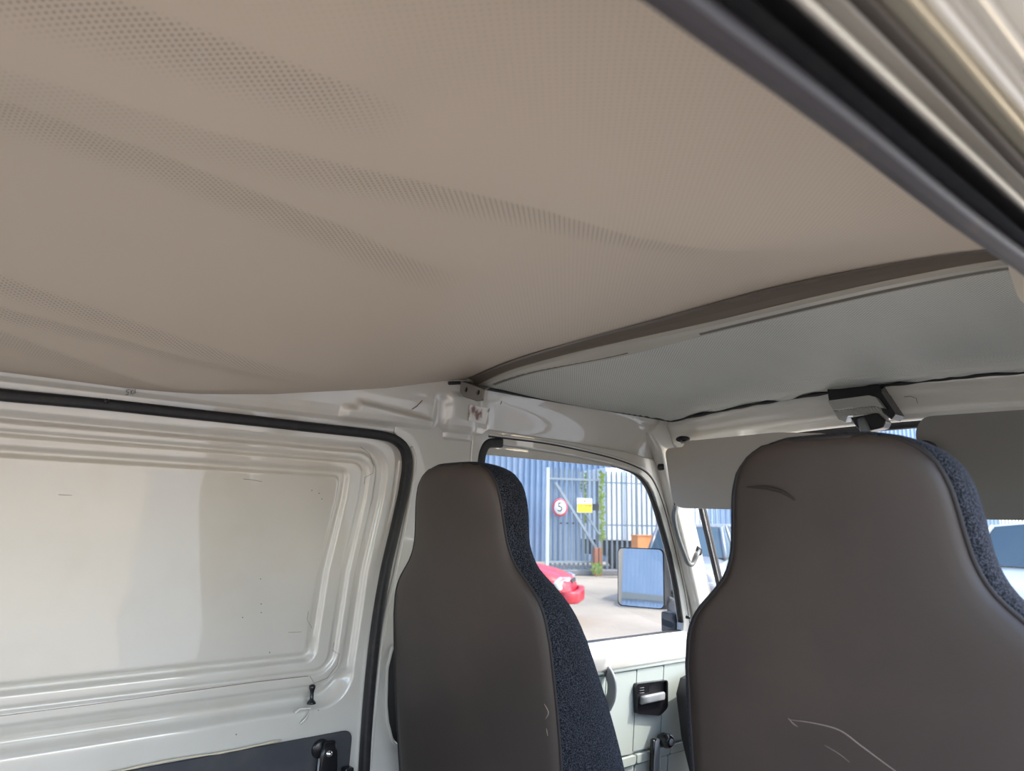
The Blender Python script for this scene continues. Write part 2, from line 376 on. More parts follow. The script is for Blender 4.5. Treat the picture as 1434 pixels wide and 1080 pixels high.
# --- left wall: cant rail, B-pillar
RAILP = [(-0.640, 1.545), (-0.628, 1.562), (-0.617, 1.574), (-0.6155, 1.585), (-0.607, 1.592), (-0.602, 1.602), (-0.598, 1.615), (-0.594, 1.64), (-0.590, 1.67), (-0.586, 1.70), (-0.586, 1.73), (-0.60, 1.78)]
def rail_pt(y, t):
    k = t*(len(RAILP)-1); i = min(int(k), len(RAILP)-2); a, c = RAILP[i], RAILP[i+1]
    x, z = lerp(a[0], c[0], k-i), lerp(a[1], c[1], k-i)
    # pressed stamping beside the B-pillar
    def bump(y0, y1, z0, z1, h):
        s = 0.008; return h*sst(y0-s, y0+s, y)*(1-sst(y1-s, y1+s, y))*sst(z0-s, z0+s, z)*(1-sst(z1-s, z1+s, z))
    x += bump(0.71, 0.93, 1.588, 1.625-0.10*(y-0.74) if y > 0.74 else 1.612, 0.011)
    x += bump(0.965, 1.05, 1.55, 1.672, 0.008)
    x -= bump(0.935, 0.962, 1.57, 1.66, 0.006)
    # the forward stretch is smooth and carries no ledge
    f = sst(1.05, 1.12, y)
    xs = lerp(-0.628, -0.578, sst(1.56, 1.71, z)) if z < 1.71 else x
    return V((lerp(x, xs, f), y, z))
wl = thing('wall_left', (-0.66, 0.5, 0.6), 'white painted steel left side of the van interior', 'wall', kind='structure')
obj('cant_rail', grid_mesh('cant_rail', lin(-1.2, 1.79, 420), lin(0, 1, 80), rail_pt), 'white', wl)
bp_out = [(0.845, 0.6), (0.845, 1.12), (0.862, 1.28), (0.882, 1.43), (0.886, 1.51), (0.872, 1.545), (0.84, 1.572), (0.84, 1.60), (1.05, 1.60), (1.05, 0.6)]
slot = fillet([LYZ(537.5, 985), LYZ(539, 935), LYZ(547, 903), (0.99, 1.12), (0.99, 0.90), LYZ(558, 1048), LYZ(546, 1036), LYZ(539.5, 1010)], 0.008)
obj('pillar_panel', plate_mesh('pillar_panel', bp_out, [slot], lambda y, z, w: left(y, z, w-0.012), 0.018), 'white', wl, bevel=0.004)
obj('pillar_box', plate_mesh('pillar_box', [(0.86, 0.6), (0.86, 1.2), (0.89, 1.58), (1.045, 1.58), (1.045, 0.6)], [], lambda y, z, w: left(y, z, w-0.05), 0.02), 'tyre', wl)
p0 = [left(y, z, 0.008) for y, z in slot]
obj('slot_lip', sweep_mesh('slot_lip', p0, circle(0.004, 6), NL, closed=True), 'white', wl)
tube('pillar_flange', spline([left(y+0.012, z, 0.006) for y, z in bp_out[:6]], 6), 0.005, 'white', wl)
tube('pillar_rib', spline([left(0.965, 1.50, 0.004), left(0.945, 1.40, 0.005), left(0.93, 1.25, 0.005), left(0.925, 1.16, 0.004)], 6), 0.004, 'white', wl)
obj('rear_quarter', grid_mesh('rear_quarter', lin(-1.25, -0.19, 10), lin(0.58, 1.57, 10), lambda y, z: left(y, z, -0.012)), 'white', wl, solid=0.01)

# thin dark shut lines and scuffs on the rail
def mark(name, px_pts, r_, m, parent, off=0.0, surf=None):
    return tube(name, [surf(*p) if surf else L(*p, off) for p in px_pts], r_, m, parent, n=5)

# --- left sliding door
SH = [(0.88, -0.036), (1.09, -0.038), (1.28, -0.027), (1.43, -0.004), (1.50, 0.0)]
def yw(y, z): return y-interp(SH, z)
def sd(y, z, y1, z0, z1, r_):
    cy, cz = (y1-2.0)/2, (z0+z1)/2; hy, hz = (y1+2.0)/2, (z1-z0)/2
    qx, qz = abs(y-cy)-hy+r_, abs(z-cz)-hz+r_
    return math.hypot(max(qx, 0), max(qz, 0))+min(max(qx, qz), 0)-r_
def door_h(y, z):
    yy = yw(y, z); h = 0.0
    h -= 0.010*sst(0.006, -0.008, sd(yy, z, 0.838, 1.020, 1.5395, 0.06))
    h += 0.005*sst(0.003, -0.004, sd(yy, z, 0.817, 1.062, 1.528, 0.05))
    h -= 0.005*sst(0.003, -0.004, sd(yy, z, 0.800, 1.083, 1.5135, 0.04))
    h += 0.003*sst(0.003, -0.004, sd(yy, z, 0.785, 1.090, 1.506, 0.03))
    h -= 0.007*sst(0.005, -0.005, sd(yy, z, 0.752, 1.112, 1.486, 0.016))
    h += 0.004*sst(0.004, -0.004, sd(yy, z, 0.735, 1.123, 1.474, 0.014))
    g_ = sd(yy, z, 0.826, 1.035, 1.9, 0.07)
    h -= 0.017*math.exp(-(g_/0.012)**2)*sst(1.09, 1.06, z)
    h -= 0.007*math.exp(-(sd(yy, z, 0.745, 1.1165, 1.9, 0.014)/0.006)**2)*sst(1.16, 1.13, z)
    h += 0.004*sst(0.86, 0.88, yy)
    return h
d1 = thing('door_1', (-0.67, 0.3, 0.6), 'white painted sliding door with pressed ribs and black seal', 'door', kind='structure')
obj('door_panel', grid_mesh('door_panel', lin(-0.2, 0.875, 420), lin(0.60, 1.57, 400), lambda y, z: left(y, z, door_h(y, z)-0.006)), 'white', d1)
seal_px = [(-90, 543), (-40, 546), (0, 553), (75, 560), (150, 567), (255, 578.5), (360, 590), (430, 598), (495, 605), (530, 609.5), (550, 614.5), (563, 624), (569, 637), (570, 655), (567, 678), (563, 700), (552, 748), (540, 800), (529, 865), (521, 930), (514, 1010), (510, 1080), (506, 1170)]
sp = spline([L(*p, 0.008) for p in seal_px], 5)
sp = [left(-0.19, 1.567, 0.008)]+sp
obj('door_seal', sweep_mesh('door_seal', sp, rrect(0.019, 0.022, 0.006, 3), NL), 'black', d1)
blob = L(149, 562, 0.022)
obj('seal_lump', lathe_mesh('seal_lump', [(0.0001, -0.004), (0.004, -0.002), (0.0045, 0.001), (0.003, 0.004), (0.0001, 0.005)], 10, lambda x, y, z: blob+V((z, x, y))), 'black', d1)
mark('seam_line', [(-40, 1009), (0, 1003), (150, 984), (260, 969), (360, 955), (432, 947)], 0.0005, 'rust', d1, -0.004)
mark('seam_line', [(434, 947), (440, 957), (458, 950), (472, 932), (475, 917), (466, 911), (468, 900)], 0.0004, 'rust', d1, -0.004)
mark('seam_line', [(505, 626), (518, 636), (523, 652), (522, 663), (511, 669), (510, 678)], 0.0004, 'rust', d1, -0.006)
mark('scratch_mark', [(341, 671), (352, 672), (367, 675)], 0.0003, 'rust', d1, -0.014)
mark('scratch_mark', [(432, 856), (430, 868), (437, 880)], 0.0003, 'rust', d1, -0.014)
mark('scratch_mark', [(404, 886), (422, 885)], 0.0003, 'rust', d1, -0.014)
mark('scratch_mark', [(82, 693), (101, 694)], 0.0003, 'rust', d1, -0.014)
for px, py in [(437, 687), (447, 691), (451, 699), (365, 811), (366, 846), (366, 858), (378, 914), (446, 995), (331, 1029), (340, 865)]:
    c = L(px, py, -0.013 if py < 920 else -0.004)
    obj('chip', lathe_mesh('chip', [(0.0001, 0.0006), (0.0008, 0.0004), (0.0009, -0.001)], 6, lambda x, y, z, c=c: c+V((z, x, y))), 'scuff', d1)
# paint flake above the dark board
tube('paint_run', [L(413, 999), L(420, 993), L(434, 992), L(430, 1005), L(420, 1015)], 0.0022, 'white', d1, 6)
# lower hardboard
bd = fillet([(-0.2, 0.62), (-0.2, 0.966), (0.812, 0.966), (0.812, 0.62)], [0, 0, 0.02, 0])
obj('lower_board', plate_mesh('lower_board', bd, [], lambda y, z, w: left(y, z, w-0.006), 0.008), 'board', d1, bevel=0.002)
tube('sealer_edge', [left(y, 0.969+0.0015*math.sin(31*y), -0.001) for y in lin(0.10, 0.66, 30)], 0.0022, 'cream', d1, 5, scale=[0.6+0.5*math.sin(17*i)**2 for i in range(30)])
# pull handle on the board
hd = obj('pull_handle', sweep_mesh('pull_handle', [left(0.755, z, 0.013) for z in lin(0.66, 0.955, 14)], rrect(0.042, 0.016, 0.006, 3), NL, scale=[1]*12+[0.9, 0.6]), 'blackplastic', d1)
obj('handle_boss', lathe_mesh('handle_boss', [(0.0001, 0.010), (0.014, 0.009), (0.018, 0.006), (0.019, 0.0)], 20, lambda x, y, z: left(0.742+x, 0.942+y, z)), 'blackplastic', hd)
obj('handle_screw', lathe_mesh('handle_screw', [(0.0001, 0.006), (0.005, 0.005), (0.007, 0.0)], 12, lambda x, y, z: left(0.752+x, 0.935+y, 0.022+z)), 'chrome', hd)
obj('handle_edge', sweep_mesh('handle_edge', [left(0.731, z, 0.023) for z in lin(0.66, 0.93, 8)], circle(0.002, 6), NL), 'greyplastic', hd)
obj('latch_block', box_mesh('latch_block', (-0.675, 0.79, 0.72), (-0.655, 0.81, 0.90)), 'blackplastic', hd, bevel=0.003)
kb = L(434, 985, -0.012)
obj('lock_knob', lathe_mesh('lock_knob', [(0.0001, 0), (0.009, 0.0), (0.0085, 0.003), (0.004, 0.008), (0.0036, 0.020), (0.005, 0.026), (0.0062, 0.030), (0.006, 0.034), (0.003, 0.036), (0.0001, 0.036)], 16, lambda x, y, z: kb+V((x+0.006, y, z))), 'blackplastic', d1)

# --- pillar sticker, pen scrawl, scuffs
st = []   # filled below, on the pillar surface
def rail_near(px, py, off=0.0015):
    best = None
    for k in range(80):
        t = k/79
        for_y = sight(px, py, (1, 0, 0), (rail_pt(0.5, t).x, 0, 0))
        q = rail_pt(for_y.y, t); e = (q-for_y).length
        if best is None or e < best[0]: best = (e, q)
    return best[1]+V((off, 0, -off*0.4))
st = [rail_near(*p, 0.003) for p in ((653.5, 568), (685, 572), (680, 593.5), (651.5, 590))]
a_, b2, c_, d_ = st
nrm = (b2-a_).cross(d_-a_).normalized(); nrm = nrm if nrm.x > 0 else -nrm
sk_ = obj('pillar_sticker', me('pillar_sticker', st+[p+nrm*0.0015 for p in st], [(0, 1, 2, 3), (7, 6, 5, 4), (0, 4, 5, 1), (1, 5, 6, 2), (2, 6, 7, 3), (3, 7, 4, 0)]), 'sticker', wl)
sk_['label'] = 'small cream sticker with a brown stain'
tube('scuff_line', [rail_near(591, 560), rail_near(583, 570), rail_near(577, 573)], 0.0009, 'rust', wl, 5)
tube('shut_line', [rail_near(701, 561), rail_near(700, 567)], 0.0006, 'pen', wl, 5)
for stroke in [[(181.5, 545), (177, 546), (176.5, 548), (180, 550), (179, 552.5), (176, 552.5)], [(183, 546), (183, 552)], [(186, 546), (183, 549), (186, 552)], [(187.5, 547), (187.5, 551)], [(189, 545), (189.5, 551)]]:
    tube('pen_stroke', [rail_near(*p) for p in stroke], 0.00045, 'pen', wl, 4)

# --- crossbar over the B-pillars
cb = thing('roof_crossbar', (0, 1.0, 1.70), 'grey steel roof crossbar arched between the door pillars', 'crossbar')
xs = lin(-0.584, 0.575, 60)
def bar_loft(name, sec, xs_, m, parent):
    k = len(sec(0.0)); vs = [V((x, y, z)) for x in xs_ for y, z in sec(x)]
    fs = [(i*k+q, i*k+(q+1) % k, (i+1)*k+(q+1) % k, (i+1)*k+q) for i in range(len(xs_)-1) for q in range(k)]
    fs += [tuple(range(k)), tuple((len(xs_)-1)*k+q for q in range(k))]
    mm = me(name, vs, fs); import bmesh
    bm = bmesh.new(); bm.from_mesh(mm); bmesh.ops.recalc_face_normals(bm, faces=bm.faces); bm.to_mesh(mm); bm.free()
    return obj(name, mm, m, parent, bevel=0.0015)
def sec_flange(x):
    u_, m_, l_ = interp(BAR_U, x), interp(BAR_M, x), interp(BAR_L, x)
    return [(1.003, u_+0.012), (1.008, u_-0.004), (1.020, m_+0.008), (1.0215, m_), (1.027, m_-0.0035), (1.038, (m_+l_)/2-0.0005), (1.052, l_), (1.056, l_+0.006), (1.05, u_+0.012)]
def sec_strip(x):
    u_, m_ = interp(BAR_U, x), interp(BAR_M, x); h = u_-m_
    return [(1.000, u_+0.004), (0.998, u_-0.003), (1.006, u_-0.25*h), (1.013, u_-0.55*h), (1.0185, m_+0.10*h), (1.0215, m_+0.002), (1.024, m_+0.006), (1.012, u_)]
obj_ = bar_loft('bar_channel', sec_flange, xs, 'bar', cb)
bar_loft('bar_rear_band', sec_strip, xs[1:-1], 'bardark', cb)  # rear face of the bar, a darker brown than the flange
for xa, xb_ in ((-0.53, -0.135), (0.025, 0.52)):  # raised dark strips stand in for the shade inside pressed grooves
    bar_loft('groove_shade_strip', lambda x: [(1.0385, lerp(interp(BAR_M, x), interp(BAR_L, x), .42)-0.0012), (1.0475, lerp(interp(BAR_M, x), interp(BAR_L, x), .80)-0.0012), (1.048, interp(BAR_L, x)+0.004), (1.039, interp(BAR_M, x)+0.002)], lin(xa, xb_, 26), 'groove', cb)
# bolted end tab
bo = [onY(*p, 0.975) for p in [(645, 534), (677, 545), (675, 560), (665, 561), (649, 556), (644, 549)]]
tab2 = fillet([(p.x, p.z) for p in bo], 0.004, 3)
h1, h2 = onY(652.5, 545.5, 0.975), onY(669.5, 549.5, 0.975)
holes = [[(h.x+0.0060*math.cos(a), h.z+0.0062*math.sin(a)) for a in [k*math.pi/6 for k in range(12)]] for h in (h1, h2)]
tb = obj('end_tab', plate_mesh('end_tab', tab2, holes, lambda x, z, w: V((x, 0.975+w, z)), 0.004), 'bracket', cb, bevel=0.001)
obj('hole_backing', plate_mesh('hole_backing', [(p.x*0.94+0.06*bo[0].x, p.z) for p in bo][:5], [], lambda x, z, w: V((x, 0.981+w, z)), 0.002), 'tyre', tb)
prism_pts = [bo[0]+V((0.001, 0, -0.004)), bo[1]+V((0, 0, -0.004)), V((-0.553, 1.052, interp(BAR_L, -0.553)+0.001)), V((-0.584, 1.0, interp(BAR_U, -0.584)-0.004))]
obj('tab_strap', me('tab_strap', prism_pts, [(0, 1, 2, 3)]), 'bracket', cb, solid=0.003)
# black rod standing in for the shade in the gap between tab and headliner
obj('gap_shadow_rod', sweep_mesh('gap_shadow_rod', [(-0.580, 0.955, 1.692), (-0.580, 0.985, 1.697), (-0.580, 1.03, 1.695)], circle(0.004, 8), (0, 0, 1)), 'black', cb)

# --- front header rail
hr = thing('header_rail', (0, 1.77, 1.62), 'glossy white steel rail above the windscreen', 'rail', kind='structure'); hr.name = 'trim_1'
hp = [(-0.018, 0.006), (-0.016, -0.004), (-0.010, -0.016), (-0.004, -0.020), (0.000, -0.030), (0.006, -0.048), (0.016, -0.060), (0.022, -0.062), (0.026, -0.070), (0.04, -0.076), (0.07, -0.07), (0.07, 0.03), (0.0, 0.03)]
obj('rail_pressing', sweep_mesh('rail_pressing', [(x, 1.765, header_z(x)+0.004) for x in lin(-0.60, 0.60, 70)], hp, (0, 0, 1)), 'white', hr)
xs2 = lin(-0.565, 0.565, 90)
obj('gap_seal', sweep_mesh('gap_seal', [(x, 1.742, header_z(x)+0.007) for x in xs2], circle(0.005, 6), (0, 0, 1), scale=[0.6+0.5*abs(math.sin(5.3*i*0.11)*math.cos(i*0.37)) for i in range(90)]), 'black', hr)
obj('gap_seal', sweep_mesh('gap_seal', [(-0.571+0.004*math.sin(9*y), y, lerp(1.692, header_z(0.56)+0.008, (y-1.03)/0.71)) for y in lin(1.03, 1.744, 40)], circle(0.0035, 6), (0, 0, 1)), 'black', hr)
tube('hook_stain', [onY(1266, 556, 1.748), onY(1275, 555, 1.748), onY(1283, 558, 1.748), onY(1285, 565, 1.75)], 0.0006, 'rust', hr, 5)

# --- A-pillars, windscreen
AP = [V((-0.598, 1.70, 1.685)), V((-0.606, 1.762, 1.62)), V((-0.612, 1.825, 1.49)), V((-0.622, 1.90, 1.33)), V((-0.640, 1.985, 1.15)), V((-0.655, 2.05, 0.99))]
for s, wall in ((-1, wl), (1, None)):
    pts = spline([V((p.x*(-s), p.y, p.z)) for p in AP], 6)
    if s == 1:
        wall = thing('wall_right', (0.66, 1.2, 0.6), 'white painted steel right side of the van by the driver', 'wall', kind='structure')
    obj('windscreen_pillar', sweep_mesh('windscreen_pillar', pts, rrect(0.080, 0.040, 0.012, 4, 0.012*(-1 if s == -1 else -1), 0.0), (1, 0, 0)), 'white', wall)
wr = wall
WS = [(-0.575, 1.815, 1.625), (0.575, 1.815, 1.625), (0.615, 2.11, 1.03), (-0.615, 2.11, 1.03)]
ws = thing('window_1', (0, 2.1, 1.03), 'curved windscreen in a black rubber gasket', 'window', kind='structure')
def ws_pt(a, c): # a across -1..1, c down 0..1
    return V((a*lerp(0.585, 0.625, c), lerp(1.83, 2.10, c)+0.03*(1-a*a), lerp(1.635, 1.03, c)))
obj('glass_pane', grid_mesh('glass_pane', lin(-1, 1, 24), lin(0, 1, 8), ws_pt), 'windscreen', ws)
for s in (-1, 1):
    obj('gasket', sweep_mesh('gasket', [ws_pt(s*0.985, c) for c in lin(0, 1, 10)], rrect(0.018, 0.02, 0.004, 2), (1, 0, 0)), 'black', ws)
    tube('gasket_bead', [ws_pt(s*0.97, c)+V((0, -0.012, 0)) for c in lin(0, 1, 10)], 0.0018, 'chrome', ws)
for c in (0.0, 1.0):
    obj('gasket', sweep_mesh('gasket', [ws_pt(a, c) for a in lin(-0.98, 0.98, 20)], rrect(0.022, 0.022, 0.004, 2), (0, 0, 1)), 'black', ws)

# grab handle on the left A-pillar
gh = thing('grab_handle', (-0.60, 1.86, 1.3), 'grey looped grab handle on the left windscreen pillar', 'handle')
def H(px, py, off=0.045): return L(px, py, off)
loop = spline([H(953, 704, 0.03), H(948, 709), H(944, 720), H(945, 735), H(951, 757), H(958, 776), H(963, 788), H(968, 791), H(972, 786), H(976, 776), H(979, 769, 0.03)], 5)
obj('handle_loop', sweep_mesh('handle_loop', loop, rrect(0.011, 0.014, 0.004, 3), NL), 'handlegrey', gh)
obj('handle_core', sweep_mesh('handle_core', spline([H(947, 712, .038), H(944.5, 722, .038), H(946, 737, .038), H(952, 757, .038), H(959, 776, .038), H(964, 787, .038)], 5), rrect(0.010, 0.008, 0.003, 3, 0.002, 0), NL), 'black', gh)
obj('handle_mount', sweep_mesh('handle_mount', [H(946, 702, 0.02), H(945, 700, 0.034), H(948, 707, 0.036)], rrect(0.02, 0.02, 0.005, 3), (0.2, 1, 0.2)), 'black', gh)
obj('handle_mount', sweep_mesh('handle_mount', [H(971, 771, 0.026), H(974, 768, 0.034), H(980, 774, 0.036)], rrect(0.022, 0.016, 0.005, 3), (1, 0, 0.2)), 'black', gh)
pg = L(928, 654, 0.045)
obj('pillar_plug', lathe_mesh('pillar_plug', [(0.0001, 0.004), (0.006, 0.004), (0.0085, 0.001), (0.009, -0.012)], 14, lambda x, y, z: pg+V((z, x, y*1.1))), 'blackplastic', gh)

# --- left front door
d2 = thing('door_2', (-0.66, 1.5, 0.6), 'white front passenger door with pale vinyl card and window', 'door', kind='structure')
hole = [(1.08, 1.078), (1.078, 1.50), (1.082, 1.545), (1.10, 1.566), (1.13, 1.5715), (1.28, 1.568), (1.42, 1.561), (1.55, 1.550), (1.62, 1.541), (1.665, 1.530), (1.70, 1.511), (1.73, 1.482), (1.77, 1.418), (1.831, 1.305), (1.875, 1.20), (1.905, 1.105), (1.905, 1.078)]
outer = [(1.052, 0.56), (1.052, 1.585), (1.10, 1.605), (1.40, 1.598), (1.60, 1.590), (1.72, 1.578), (1.775, 1.548), (1.828, 1.458), (1.892, 1.328), (1.935, 1.21), (1.965, 1.07), (1.985, 0.95), (1.985, 0.56)]
obj('door_frame', plate_mesh('door_frame', outer, [hole], lambda y, z, w: left(y, z, w-0.022), 0.026), 'white', d2, bevel=0.004)
obj('door_shell', plate_mesh('door_shell', [(1.06, 0.56), (1.06, 1.05), (1.95, 1.05), (1.97, 0.56)], [], lambda y, z, w: left(y, z, w-0.10), 0.012), 'white', d2, bevel=0.004)
obj('window_pane', plate_mesh('window_pane', [(1.07, 1.05), (1.07, 1.575)]+hole[4:15]+[(1.92, 1.08), (1.92, 1.05)], [], lambda y, z, w: left(y, z, w-0.018), 0.003), 'glass', d2)
fp = spline([left(y, z, 0.004) for y, z in [(1.10, 1.588), (1.28, 1.587), (1.42, 1.579), (1.55, 1.567), (1.64, 1.552), (1.70, 1.533), (1.745, 1.494), (1.79, 1.427), (1.85, 1.31), (1.90, 1.20), (1.935, 1.10)]], 5)
obj('frame_seal_line', sweep_mesh('frame_seal_line', fp, circle(0.0022, 6), NL), 'black', d2)
obj('frame_bead', sweep_mesh('frame_bead', [p+V((0.002, 0, 0.004)) for p in fp], circle(0.003, 6), NL), 'white', d2)
tp = spline([left(y, z, -0.004) for y, z in hole[3:11]], 4)
obj('glass_channel', sweep_mesh('glass_channel', tp, rrect(0.016, 0.014, 0.003, 2, 0.006, 0), NL), 'alu', d2)
fp2 = spline([left(y, z, -0.006) for y, z in hole[7:16]], 4)
obj('front_gasket', sweep_mesh('front_gasket', fp2, rrect(0.014, 0.016, 0.003, 2, -0.001, 0), NL, scale=[min(1, 0.35+i*0.05) for i in range(len(fp2))]), 'black', d2)
fp3 = spline([left(y, z, -0.002) for y, z in [(1.085, 1.40), (1.085, 1.52), (1.09, 1.555), (1.105, 1.572), (1.145, 1.577)]], 5)
obj('corner_gasket', sweep_mesh('corner_gasket', fp3, rrect(0.024, 0.018, 0.006, 3), NL), 'black', d2)
obj('sill_gasket', sweep_mesh('sill_gasket', [left(1.08, 1.078, -0.010), left(1.92, 1.078, -0.010)], rrect(0.006, 0.014, 0.002, 2), NL), 'black', d2)
# rolled sill below the glass
obj('window_sill', sweep_mesh('window_sill', [left(1.06, 1.04, 0.004), left(1.975, 1.04, 0.004)], [(0.036, -0.012), (0.034, 0.004), (0.026, 0.012), (0.0, 0.018), (-0.028, 0.020), (-0.038, 0.014), (-0.04, -0.012)], NL), 'white', d2)
obj('card_rail', sweep_mesh('card_rail', [left(1.06, 1.004, 0.012), left(1.97, 0.999, 0.012)], rrect(0.014, 0.014, 0.005, 3), NL), 'card', d2)
bs = L(965, 865, 0.03)
obj('frame_screw', lathe_mesh('frame_screw', [(0.0001, 0.003), (0.004, 0.003), (0.005, -0.01)], 10, lambda x, y, z: bs+V((z, x, y))), 'blackplastic', d2)
# upholstery: separate quilted panels
s1, s2 = 1.686, 1.806
for y0, y1 in ((1.08, 1.32), (1.32, 1.56-0.0), (1.56, s1), (s1, s2), (s2, 1.955)):
    q = obj('quilted_panel', plate_mesh('quilted_panel', fillet([(y0+0.0015, 0.775), (y1-0.0015, 0.770), (y1-0.0015, 0.990), (y0+0.0015, 0.992)], 0.004, 2), [], lambda y, z, w: left(y, z, w), 0.014), 'card', d2, bevel=0.005)
for z0, z1, th in ((0.742, 0.766, 0.020), (0.58, 0.738, 0.013)):
    for y0, y1 in ((1.08, s1+0.01), (s1+0.014, 1.845), (1.849, 1.955)):
        obj('lower_pad', plate_mesh('lower_pad', fillet([(y0, z0), (y1, z0), (y1, z1), (y0, z1)], 0.006, 2), [], lambda y, z, w, th=th: left(y, z, w if w == 0 else th), th), 'card', d2, bevel=0.006)
# inner handle
e0, e1, e2, e3 = L(887, 957, .016), L(931, 951.5, .016), L(931, 990, .016), L(888, 999, .016)
esc = fillet([(e0.y, e0.z), (e1.y, e1.z), (e2.y, e2.z), (lerp(e2.y, e3.y, 0.25), e2.z-0.018), (e3.y, e3.z)], 0.010, 4)
rc = [L(905, 957, .016), L(929, 953.5, .016), L(929, 972, .016), L(905, 976, .016)]
rec = fillet([(p.y, p.z) for p in rc], 0.003, 2)
ih = obj('inner_handle', plate_mesh('inner_handle', esc, [rec], lambda y, z, w: left(y, z, w+0.012), 0.016), 'blackplastic', d2, bevel=0.003)
obj('handle_recess', plate_mesh('handle_recess', [(p.y, p.z) for p in rc], [], lambda y, z, w: left(y, z, w+0.0155), 0.002), 'black', ih)
lv = [L(898, 981, .034), L(929, 974.5, .034)]
obj('handle_lever', sweep_mesh('handle_lever', [lv[0], lerp(lv[0], lv[1], .3), lerp(lv[0], lv[1], .7), lv[1]], rrect(0.022, 0.012, 0.005, 4), NL), 'greyplastic', ih)
for k in range(3):
    obj('arrow_mark', sweep_mesh('arrow_mark', [L(896, 964+k*3.5, .0295), L(902, 963.2+k*3.5, .0295)], circle(0.0006, 4), NL), 'greyplastic', ih)
# window winder
wc = L(921, 1034, 0.05)
ww = obj('window_winder', sweep_mesh('window_winder', [L(917, 1150, .03), L(918, 1100, .032), L(919, 1060, .036), L(920, 1036, .04)], rrect(0.030, 0.012, 0.005, 3), NL, scale=[1.1, 1.05, 0.95, 0.8]), 'greyplastic', d2)
obj('winder_side', sweep_mesh('winder_side', [L(912, 1150, .026), L(913, 1100, .028), L(914, 1060, .032), L(915, 1036, .036)], rrect(0.016, 0.014, 0.005, 3), NL), 'blackplastic', ww)
obj('winder_knob', lathe_mesh('winder_knob', [(0.0001, 0.040), (0.013, 0.040), (0.017, 0.037), (0.0195, 0.030), (0.0195, 0.010), (0.014, 0.0), (0.0001, 0.0)], 24, lambda x, y, z: L(924, 1035, .03)+V((z, x, y))), 'blackplastic', ww)
obj('knob_cap', lathe_mesh('knob_cap', [(0.0001, 0.0425), (0.0085, 0.0425), (0.0095, 0.039)], 20, lambda x, y, z: L(924, 1035, .03)+V((z, x, y))), 'greyplastic', ww)
# pull strap
obj('door_pull', sweep_mesh('door_pull', spline([L(850, 939, .016), L(854, 946, .035), L(857, 958, .040), L(856, 975, .035), L(850, 990, .016)], 6), rrect(0.030, 0.010, 0.004, 3), (0, 1, 0)), 'greyplastic', d2)

# --- wing mirror outside the left door
mc = sight(897, 809, (1, 0, 0), (-0.84, 0, 0))
wm = thing('wing_mirror', (mc.x, mc.y, mc.z-0.07), 'black framed wing mirror outside the passenger window', 'mirror')
to = (CAM-mc); to.z = 0; to.normalize(); fwd = V((0.20, -0.975, 0.05)).normalized(); rgt = V((0, 0, 1)).cross(fwd).normalized(); upm = fwd.cross(rgt)
def mw(a, c, d): return mc+rgt*a+upm*c+fwd*d
pxm = (mc-CAM).dot(w_of(V((0, 0, 1))))/F            # metres per picture pixel at that distance
mw_, mh_ = 63*pxm/0.86, 81*pxm
mshape = [(a+0.004*(-c/mh_), c) for a, c in rrect(mw_, mh_, 0.016, 5)]
obj('mirror_shell', plate_mesh('mirror_shell', mshape, [], lambda a, c, d: mw(a, c, d-0.045), 0.045), 'tyre', wm, bevel=0.006)
obj('mirror_glass', plate_mesh('mirror_glass', [(a*0.955, c*0.965) for a, c in mshape], [], lambda a, c, d: mw(a, c, d+0.0005), 0.0015), 'mirror', wm)
arm0 = mw(mw_*0.45, -mh_*0.36, -0.025); arm1 = V((-0.685, mc.y+0.02, mc.z-0.075))
m1 = sight(941, 845, (1, 0, 0), (-0.76, 0, 0)); m2 = sight(944, 862, (1, 0, 0), (-0.72, 0, 0))
obj('mirror_arm', sweep_mesh('mirror_arm', spline([arm0, m1, m2, V((-0.68, m2.y+0.01, m2.z-0.01))], 4), rrect(0.034, 0.030, 0.008, 3), (0, 0, 1)), 'dash', wm)
obj('mirror_base', box_mesh('mirror_base', (-0.745, m2.y-0.035, m2.z-0.05), (-0.69, m2.y+0.02, m2.z+0.012)), 'dash', wm, bevel=0.006)

# --- sun visors
def visor(name, pts, y0, m, label, lean):
    t = thing(name, (sum(p[0] for p in pts)/len(pts), y0, min(p[1] for p in pts)), label, 'sun visor', 'sun visors')
    oc = fillet(pts, 0.022, 4)
    obj('visor_pad', plate_mesh('visor_pad', oc, [], lambda x, z, w: V((x, y0+w+lean*(1.62-z), z)), 0.016), m, t, bevel=0.006, seg=3)
    return t
vl = visor('sun_visor', [(-0.575, 1.606), (-0.548, 1.452), (-0.523, 1.436), (-0.10, 1.425), (-0.085, 1.610), (-0.22, 1.624), (-0.505, 1.622), (-0.51, 1.606)], 1.722, 'visor', 'beige sun visor hanging left of the dark driver seat', -0.02)
vr = visor('sun_visor', [(0.105, 1.60), (0.125, 1.63), (0.58, 1.618), (0.585, 1.43), (0.53, 1.405), (0.13, 1.41)], 1.722, 'visor_shade', 'sun visor coloured dark for shade, folded down right of the interior lamp', -0.02)
pk = onY(956, 615, 1.745)
obj('visor_pivot', lathe_mesh('visor_pivot', [(0.0001, 0.004), (0.016, 0.004), (0.021, 0.001), (0.021, -0.01)], 16, lambda x, y, z: pk+V((x, -z-0.004, y*0.42))), 'blackplastic', vl)
tube('visor_rod', [pk, pk+V((0.004, -0.01, -0.012)), pk+V((0.05, -0.016, -0.012))], 0.004, 'alu', vl)
pk2 = V((-pk.x, pk.y, pk.z)); obj('visor_pivot', lathe_mesh('visor_pivot', [(0.0001, 0.004), (0.016, 0.004), (0.021, 0.001), (0.021, -0.01)], 16, lambda x, y, z: pk2+V((x, -z-0.004, y*0.42))), 'blackplastic', vr)
